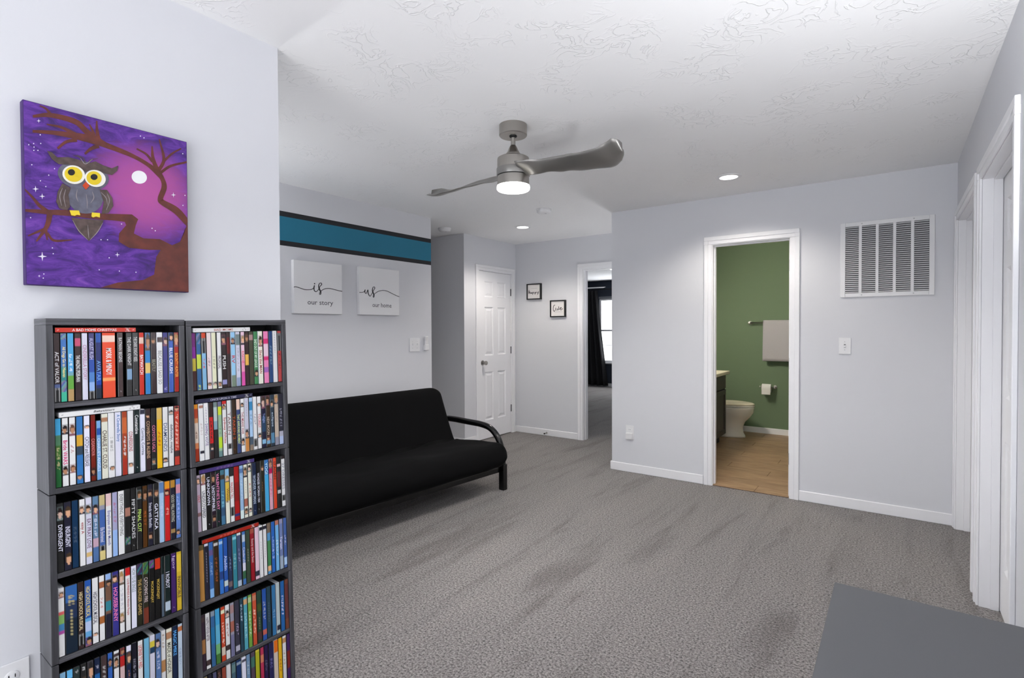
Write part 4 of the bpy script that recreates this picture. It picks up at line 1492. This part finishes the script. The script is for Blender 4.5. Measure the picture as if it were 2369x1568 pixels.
fan_blade(1)
fan_blade(-1)
l = bpy.data.lights.new('fan_lamp', 'SPOT')
l.energy, l.color, l.spot_size, l.spot_blend, l.shadow_soft_size = 100, (1.0, 0.985, 0.97), math.radians(165), 0.5, 0.08
lo = bpy.data.objects.new('fan_lamp', l)
lo.location = (0, 0, 2.075)
lo.parent = fan
C.objects.link(lo)

# ------------------------------------------------------------------ futon
FUT = mat('black_futon_cover', rgb(9, 9, 10), 0.9, bump=(500, 0.15, 0.002), spec=0.12)
GLOSSB = mat('gloss_black_tube', rgb(10, 10, 11), 0.22)
fut = tag(empty('futon', (-3.150, 2.50, 0), -math.radians(5)), 'black futon sofa with tubular metal arms below the lettered canvases', 'sofa')
HL = 1.000
cl = catmull([(-.395, 0, .800), (-.318, 0, .61), (-.235, 0, .42), (-.165, 0, .30), (-.06, 0, .268), (.08, 0, .282), (.26, 0, .302), (.42, 0, .312), (.545, 0, .304)], 6)
acc = [0.0]
for a, b in zip(cl, cl[1:]):
    acc.append(acc[-1] + (b - a).length)
TOT = acc[-1]


def mattress():
    ns, ny = 64, 72
    vs, fs = [], []
    nz = random.Random(4)
    for side in (1, -1):
        for i in range(ns + 1):
            s = (1 - math.cos(math.pi * i / ns)) / 2
            q = s * TOT
            k = max(0, min(len(cl) - 2, next((j for j in range(len(acc) - 1) if acc[j + 1] >= q), len(acc) - 2)))
            t = (q - acc[k]) / (acc[k + 1] - acc[k])
            c = cl[k].lerp(cl[k + 1], t)
            d0 = (cl[min(k + 1, len(cl) - 1)] - cl[max(k - 1, 0)]).normalized()
            d1 = (cl[min(k + 2, len(cl) - 1)] - cl[k]).normalized()
            d = d0.lerp(d1, t).normalized()
            n = Vector((-d.z, 0, d.x)) * -1
            if n.z < 0 and d.x > 0.5:
                n = -n
            n = Vector((d.z * -1, 0, d.x))
            ae = 1 - 2 * 0.10 / TOT
            es = math.sqrt(max(0.0, 1 - (max(0.0, abs(2 * s - 1) - ae) / (1 - ae)) ** 2))
            for j in range(ny + 1):
                y = -math.cos(math.pi * j / ny)
                ay = 1 - 0.085 / HL
                ey = math.sqrt(max(0.0, 1 - (max(0.0, abs(y) - ay) / (1 - ay)) ** 2))
                ce = max(0.0, abs(2 * s - 1) - ae) / (1 - ae)
                yy = y * HL * (1 - 0.060 * ce ** 2.5)
                bulge = 1 + 0.05 * math.sin(yy * 6.0 + 0.7) * math.sin(s * 9)
                fold = 0.0
                if side > 0:
                    # soft folds near the crease and along the front roll
                    fold = 0.012 * math.exp(-((s - .52) / .05) ** 2) * math.sin(yy * 17 + s * 30) + 0.008 * math.exp(-((s - .86) / .07) ** 2) * math.sin(yy * 11 + 1.3)
                th = 0.108 if side > 0 else 0.098
                p = c + n * (side * th * es * ey * bulge + fold * ey * es)
                vs.append((p.x, yy, p.z))
    n1 = (ns + 1) * (ny + 1)
    for i in range(ns):
        for j in range(ny):
            a = i * (ny + 1) + j
            fs.append((a, a + 1, a + ny + 2, a + ny + 1))
            fs.append((a + n1, a + n1 + ny + 1, a + n1 + ny + 2, a + n1 + 1))
    me = bpy.data.meshes.new('mattress')
    me.from_pydata(vs, [], fs)
    bm = bmesh.new()
    bm.from_mesh(me)
    bmesh.ops.remove_doubles(bm, verts=bm.verts[:], dist=0.0004)
    bmesh.ops.recalc_face_normals(bm, faces=bm.faces[:])
    bm.to_mesh(me)
    bm.free()
    return link('mattress', me, FUT, fut, True)


mattress()
for sy in (1, -1):
    ya = sy * 1.030
    path = [(-.34, ya, .10), (-.34, ya, .36), (-.325, ya, .46), (-.28, ya, .515), (-.20, ya, .525), (.0, ya, .522), (.17, ya, .518), (.28, ya, .495), (.36, ya, .43), (.405, ya, .33), (.418, ya, .20)]
    tube('arm_tube', catmull(path, 7), 0.026, GLOSSB, fut, 16)
    boxes('leg', [(.392, .446, ya - .024, ya + .024, 0.0, .215)], GLOSSB, fut, bevel=.004)
    boxes('leg', [(-.366, -.314, ya - .024, ya + .024, 0.0, .12)], GLOSSB, fut, bevel=.004)
    tube('side_rail', [(-.34, ya, .105), (-.05, ya, .15), (.40, ya, .175)], 0.018, GLOSSB, fut, 10)
boxes('front_rail', [(.375, .415, -1.0, 1.0, .150, .196)], GLOSSB, fut, bevel=.006)
boxes('rear_rail', [(-.30, -.26, -.975, .975, .13, .17)], GLOSSB, fut, bevel=.006)
boxes('seat_deck', [(-.26, .375, -.93, .93, .150, .176)], BLACK, fut)

# ------------------------------------------------------------------ grey cabinet at the lower right
CAB = mat('smooth_grey_laminate', rgb(90, 91, 94), 0.6)
cb = tag(empty('low_cabinet', (-0.113, 0.55, 0)), 'smooth grey flat-topped cabinet against the right wall, lower right corner', 'cabinet')
cwid, clen = XR - 0.004 + 0.113, 0.90
boxes('top_panel', [(0, cwid, 0, clen, .715, .740)], CAB, cb, bevel=.0015)
boxes('body', [(.015, cwid, .012, clen - .012, .05, .7145)], CAB, cb)
boxes('plinth', [(.045, cwid, .03, clen - .03, 0, .05)], BLACK, cb)
for k in range(2):
    a = .014 + k * (clen - .028) / 2
    dd = boxes('cabinet_door', [(-.003, .0145, a + .002, a + (clen - .028) / 2 - .002, .06, .708)], CAB, cb, bevel=.0015)
    yk = a + (clen - .028) / 2 - .05 if k == 0 else a + .05
    lathe('knob', [(.006, 0), (.006, -.014), (.013, -.018), (.013, -.026), (.001, -.028)], METAL, dd, 16, (-.003, yk, .6), axis='X')

# ------------------------------------------------------------------ bathroom
def _oak(nt, b, N, ramp, L):
    tc = N('TexCoord')
    oi = N('ObjectInfo')
    ad = N('VectorMath', operation='ADD')
    L(tc.outputs['Object'], ad.inputs[0])
    L(oi.outputs['Location'], ad.inputs[1])
    mp = N('Mapping')
    mp.inputs['Scale'].default_value = (3, 24, 1)
    L(ad.outputs[0], mp.inputs['Vector'])
    n = N('TexNoise', Scale=1.5, Detail=5.0, Roughness=0.6, Distortion=0.4)
    L(mp.outputs['Vector'], n.inputs['Vector'])
    c = ramp(n.outputs['Fac'], (0.3, rgb(138, 108, 82)), (0.5, rgb(166, 136, 106)), (0.72, rgb(188, 160, 130)))
    hs = N('HueSaturation')
    mr = N('MapRange')
    L(oi.outputs['Random'], mr.inputs['Value'])
    mr.inputs['To Min'].default_value = 0.88
    mr.inputs['To Max'].default_value = 1.08
    L(mr.outputs['Result'], hs.inputs['Value'])
    L(c, hs.inputs['Color'])
    L(hs.outputs['Color'], b.inputs['Base Color'])


OAK = node_mat('light_oak_vinyl', _oak, 0.4)
bf = struct(boxes('floor_bathroom', [(-2.067, XR, YB + .006, YG - .013, 0.0005, 0.004)], mat('dark_floor_joint', rgb(96, 74, 56), 0.7)), 'light oak plank floor of the bathroom', 'floor')
pm = None
rw_ = 0
yy = YB + .007
while yy < YG - .03:
    xx = -2.066 - (0.0 if rw_ % 3 == 0 else 0.38 if rw_ % 3 == 1 else 0.72)
    while xx < XR:
        a, b2 = max(xx, -2.066), min(xx + 1.14, XR - .001)
        if b2 - a > 0.03:
            o = boxes('plank', [(0, b2 - a - .002, 0, min(.178, YG - .014 - yy), 0, .0035)], OAK, bf, bevel=.0006, seg=1, loc=(a, yy, .0042))
        xx += 1.142
    yy += .180
    rw_ += 1

PORC = mat('white_porcelain', rgb(240, 236, 228), 0.15, coat=0.3)
toi = tag(empty('toilet', (-2.02, 6.83, 0.008)), 'white toilet with closed lid beside the vanity', 'toilet')
# bowl and pedestal: stacked egg-shaped rings, front pointing +X
def egg(cx, hx_b, hx_f, hy, n=28):
    out = []
    for i in range(n):
        a = 2 * math.pi * i / n
        c, s = math.cos(a), math.sin(a)
        out.append((cx + (hx_f if c > 0 else hx_b) * c, hy * s * (1 - 0.12 * max(0, c))))
    return out


def rings(name, rs, m, parent, n=28):
    vs, fs = [], []
    for (cx, b3, f3, hy, z) in rs:
        vs += [(x, y, z) for x, y in egg(cx, b3, f3, hy, n)]
    for k in range(len(rs) - 1):
        for i in range(n):
            j = (i + 1) % n
            fs.append((k * n + i, k * n + j, (k + 1) * n + j, (k + 1) * n + i))
    fs.append(tuple(reversed(range(n))))
    fs.append(tuple((len(rs) - 1) * n + i for i in range(n)))
    o = pyobj(name, vs, fs, m, parent)
    o.data.polygons.foreach_set('use_smooth', [len(f) == 4 for f in fs])
    return o


rings('bowl', [(.33, .20, .225, .108, 0.0), (.33, .20, .222, .106, .02), (.34, .19, .19, .10, .06), (.35, .18, .175, .098, .13), (.36, .19, .19, .112, .19), (.38, .20, .225, .145, .25), (.40, .21, .245, .172, .31), (.40, .215, .252, .182, .36), (.40, .215, .252, .183, .375)], PORC, toi)
rings('seat', [(.40, .21, .250, .182, .3765), (.40, .212, .256, .186, .382), (.40, .212, .256, .186, .392), (.40, .21, .25, .182, .396)], PORC, toi)
rings('lid', [(.40, .21, .248, .180, .3985), (.40, .212, .255, .186, .403), (.40, .212, .254, .185, .414), (.40, .20, .235, .170, .422), (.40, .16, .18, .13, .425)], mat('cream_toilet_lid', rgb(232, 222, 200), 0.25), toi)
boxes('tank', [(-.02, .165, -.22, .22, .378, .72)], PORC, toi, bevel=.02, seg=3)
boxes('tank_lid', [(-.025, .175, -.23, .23, .7205, .752)], PORC, toi, bevel=.008)
lathe('flush_lever', [(.008, 0), (.008, -.02)], METAL, toi, 12, (.166, -.15, .66), axis='X')

van = tag(empty('vanity_cabinet', (-2.066, 4.95, 0.008)), 'dark brown bathroom vanity cabinet with panelled door', 'cabinet')
VB = mat('espresso_wood', rgb(52, 44, 42), 0.45, noise=(18, 0.25))
VL, VD = 1.445, 0.466
boxes('body', [(0, VD, 0, VL, .10, .80)], VB, van)
boxes('toe_kick', [(0, VD - .06, .002, VL - .002, 0, .10)], mat('dark_toe_kick', rgb(30, 26, 25), 0.7), van)
for k in range(3):
    a = .02 + k * (VL - .04) / 3
    b2 = a + (VL - .04) / 3 - .008
    dr = boxes('drawer_front', [(VD, VD + .018, a, b2, .64, .785)], VB, van, bevel=.003)
    dd = boxes('cabinet_door', [(VD, VD + .012, a, b2, .115, .625), (VD, VD + .020, a, a + .055, .115, .625), (VD, VD + .020, b2 - .055, b2, .115, .625), (VD, VD + .020, a + .055, b2 - .055, .115, .17), (VD, VD + .020, a + .055, b2 - .055, .57, .625)], VB, van, bevel=.002)
tag(boxes('vanity_countertop', [(0, .515, 4.93, 4.95 + VL + .025, .8085, .845), (0, .02, 4.93, 4.95 + VL + .025, .845, .93)], mat('cream_cultured_marble', rgb(238, 228, 206), 0.3), bevel=.006, loc=(-2.066, 0, 0)),
    'cream countertop on the dark bathroom vanity', 'countertop')

tb = tag(empty('towel_bar', (-1.50, YG, 1.405)), 'brushed metal towel bar on the green wall', 'towel bar')
for x in (0, .60):
    lathe('post', [(.024, 0), (.024, .006), (.010, .010), (.010, .062), (.013, .066), (.013, .082), (.001, .084)], METAL, tb, 20, (x, -.0005, 0), axis='Y')
tube('bar', [(0, -.070, 0), (.60, -.070, 0)], .0095, METAL, tb, 14)
# towel: a folded sheet over the bar
def towel():
    prof = []
    for z in np.linspace(-.48, 0, 14):
        prof.append((-.0945 - .004 * math.sin(z * 9), z))
    for a in np.linspace(math.pi, 0, 8)[1:-1]:
        prof.append((-.070 + .0245 * math.cos(a), .0235 * math.sin(a)))
    for z in np.linspace(0, -.46, 14):
        prof.append((-.0455, z))
    nx = 22
    vs, fs = [], []
    for i in range(nx + 1):
        x = .165 + .40 * i / nx
        for d, z in prof:
            wob = .006 * math.sin(i * .55 + 1) * min(1, -z * 4 if z < 0 else 0)
            vs.append((x - (.006 * (z < -.1) * (-z) if i == 0 else 0), d - (wob if d < -.07 else -wob * .3), z + .004))
    n = len(prof)
    for i in range(nx):
        for k in range(n - 1):
            a = i * n + k
            fs.append((a, a + n, a + n + 1, a + 1))
    o = pyobj('towel', vs, fs, mat('pale_grey_towel', rgb(188, 184, 190), 0.95, bump=(350, 0.5, 0.004)), None, True, (-1.50, YG, 1.405))
    sm = o.modifiers.new('thickness', 'SOLIDIFY')
    sm.thickness = .010
    sm.offset = 0.0
    return o


tag(towel(), 'pale grey towel folded over the bathroom towel bar', 'towel')
tp = tag(empty('toilet_paper_holder', (-1.212, YG, .600)), 'metal toilet paper holder on the green wall', 'paper holder')
lathe('post', [(.024, 0), (.024, .006), (.010, .010), (.010, .055), (.013, .058), (.013, .072), (.001, .074)], METAL, tp, 20, (0, -.0005, 0), axis='Y')
tube('arm', [(0, -.064, 0), (-.158, -.064, 0)], .008, METAL, tp, 12)
lathe('end_cap', [(.001, 0), (.012, .0), (.012, .008), (.001, .010)], METAL, tp, 14, (-.166, -.064, 0), axis='X', cap=False)
PAP = mat('white_tissue_paper', rgb(240, 238, 236), 0.9)
roll = tag(empty('toilet_paper_roll', (-1.295, YG - .064, .5880)), 'white toilet paper roll on its metal holder', 'toilet paper')
lathe('paper', [(.021, -.052), (.052, -.052), (.052, .052), (.021, .052), (.021, -.052)], PAP, roll, 32, axis='X', cap=False)
lathe('core', [(.0205, -.0525), (.0205, .0525)], mat('cardboard_core', rgb(170, 145, 118), 0.9), roll, 24, axis='X', cap=False)
boxes('loose_sheet', [(-.050, .050, -.0535, -.0522, -.075, .0)], PAP, roll)
vl = tag(empty('vanity_light', (-2.067, 5.65, 1.98)), 'bar of round lamps on the wall above the vanity', 'wall lamp')
boxes('back_bar', [(.0005, .03, -.32, .32, -.05, .05)], METAL, vl, bevel=.004)
for yy in (-.22, 0, .22):
    lathe('globe', [(.001, .035), (.03, .037), (.052, .055), (.06, .085), (.052, .115), (.03, .133), (.001, .138)], mat('warm_lit_globe', (1, .90, .74, 1), .4, emit=4.0), vl, 24, (0, yy, 0), axis='X', cap=False)
bl = bpy.data.lights.new('vanity_lamp', 'AREA')
bl.shape, bl.size, bl.size_y, bl.energy, bl.color = 'RECTANGLE', .6, .12, 24, (1.0, 0.92, 0.79)
o = bpy.data.objects.new('vanity_lamp', bl)
o.location = (.15, 0, -.02)
o.rotation_euler = Vector((0.75, 0.55, -0.55)).to_track_quat('-Z', 'Y').to_euler()
o.parent = vl
C.objects.link(o)

# ------------------------------------------------------------------ bedroom seen through the far doorway
def curtain():
    n, nz_ = 60, 16
    vs, fs = [], []
    for j in range(nz_ + 1):
        q = j / nz_
        x0, x1 = -5.95, -5.56 + .26 * q ** 1.2
        for i in range(n + 1):
            u = i / n
            x = x0 + (x1 - x0) * u
            vs.append((x, YN - .10 + (.028 + .012 * q) * math.sin(u * 26 + .4 * q), 2.215 - 2.185 * q))
    for j in range(nz_):
        for i in range(n):
            a = j * (n + 1) + i
            fs.append((a, a + 1, a + n + 2, a + n + 1))
    o = pyobj('curtain', vs, fs, mat('black_curtain_cloth', rgb(20, 20, 24), 0.8), None, True)
    sm = o.modifiers.new('thickness', 'SOLIDIFY')
    sm.thickness = .004
    return o


tag(curtain(), 'black floor-length curtain beside the bedroom window', 'curtain')
rod = tag(empty('curtain_rod', (-6.0, YN - .10, 2.235)), 'dark curtain rod above the bedroom window', 'curtain rod')
tube('rod', [(0, 0, 0), (2.0, 0, 0)], .012, BLACK, rod, 12)
for x in (0.02, 1.96):
    tube('bracket', [(x, 0, 0), (x, .0995, 0)], .008, BLACK, rod, 8)
bfan = tag(empty('bedroom_fan', (-5.02, 9.0, 0)), 'white ceiling fan blade glimpsed through the bedroom doorway', 'ceiling fan')
lathe('downrod', [(.06, 2.4395), (.06, 2.40), (.014, 2.39), (.014, 2.17)], WHITE, bfan, 20)
lathe('motor', [(.001, 2.18), (.10, 2.17), (.11, 2.12), (.09, 2.07), (.001, 2.06)], WHITE, bfan, 32, cap=False)
for k in (0, 1):
    bb = boxes('blade', [(.10, .60, -.06, .06, -.004, .004)], WHITE, bfan, bevel=.003, loc=(0, 0, 2.112))
    bb.rotation_euler = (math.radians(12), 0, k * math.pi + 0.02)
bc = tag(empty('bedroom_ceiling_light', (-4.13, 8.93, CH)), 'flat lit ceiling light inside the bedroom', 'ceiling light')
lathe('rim', [(.13, -.0005), (.13, -.012), (.118, -.014)], WHITE, bc, 32)
lathe('lens', [(.117, -.0142), (.117, -.018), (.001, -.019)], GLOW, bc, 32, cap=False)

# ------------------------------------------------------------------ uplights added out of sight to brighten the ceiling
def added_uplight(loc, rz, power, label):
    root = tag(empty('added_wall_uplight', loc, rz), label, 'wall lamp', 'added unseen uplights')
    boxes('back_plate', [(-.05, .05, -.015, -.0005, -.09, .06)], METAL, root, bevel=.004)
    bm = bmesh.new()
    n = 24
    vs = []
    for r, z in ((.03, -.10), (.10, 0.0), (.102, .03), (.096, .03), (.094, .002), (.02, -.085)):
        vs.append([bm.verts.new((r * math.cos(math.pi * i / n), -.015 - r * math.sin(math.pi * i / n), z)) for i in range(n + 1)])
    for a, b in zip(vs, vs[1:]):
        for i in range(n):
            bm.faces.new((a[i], a[i + 1], b[i + 1], b[i]))
    from_bm('half_bowl_shade', bm, WHITE, root, True)
    l = bpy.data.lights.new('added_uplight_bulb', 'SPOT')
    l.energy, l.color, l.spot_size, l.spot_blend, l.shadow_soft_size = power, (0.97, 0.985, 1.0), math.radians(165), 0.5, 0.06
    lo = bpy.data.objects.new('added_uplight_bulb', l)
    lo.location = (0, -.065, .035)
    lo.rotation_euler = (math.pi, 0, 0)
    lo.parent = root
    C.objects.link(lo)


added_uplight((XR, 1.35, 1.30), -math.pi / 2, ADDED_UPLIGHT[0], 'added half-bowl uplight on the right wall before the first doorway')
added_uplight((-2.182, 5.05, 0.95), -math.pi / 2, ADDED_UPLIGHT[1], 'added half-bowl uplight round the corner beside the bedroom doorway')
added_uplight((-3.30, 1.135, 1.30), math.pi, ADDED_UPLIGHT[2], 'added half-bowl uplight in the recess behind the media towers')
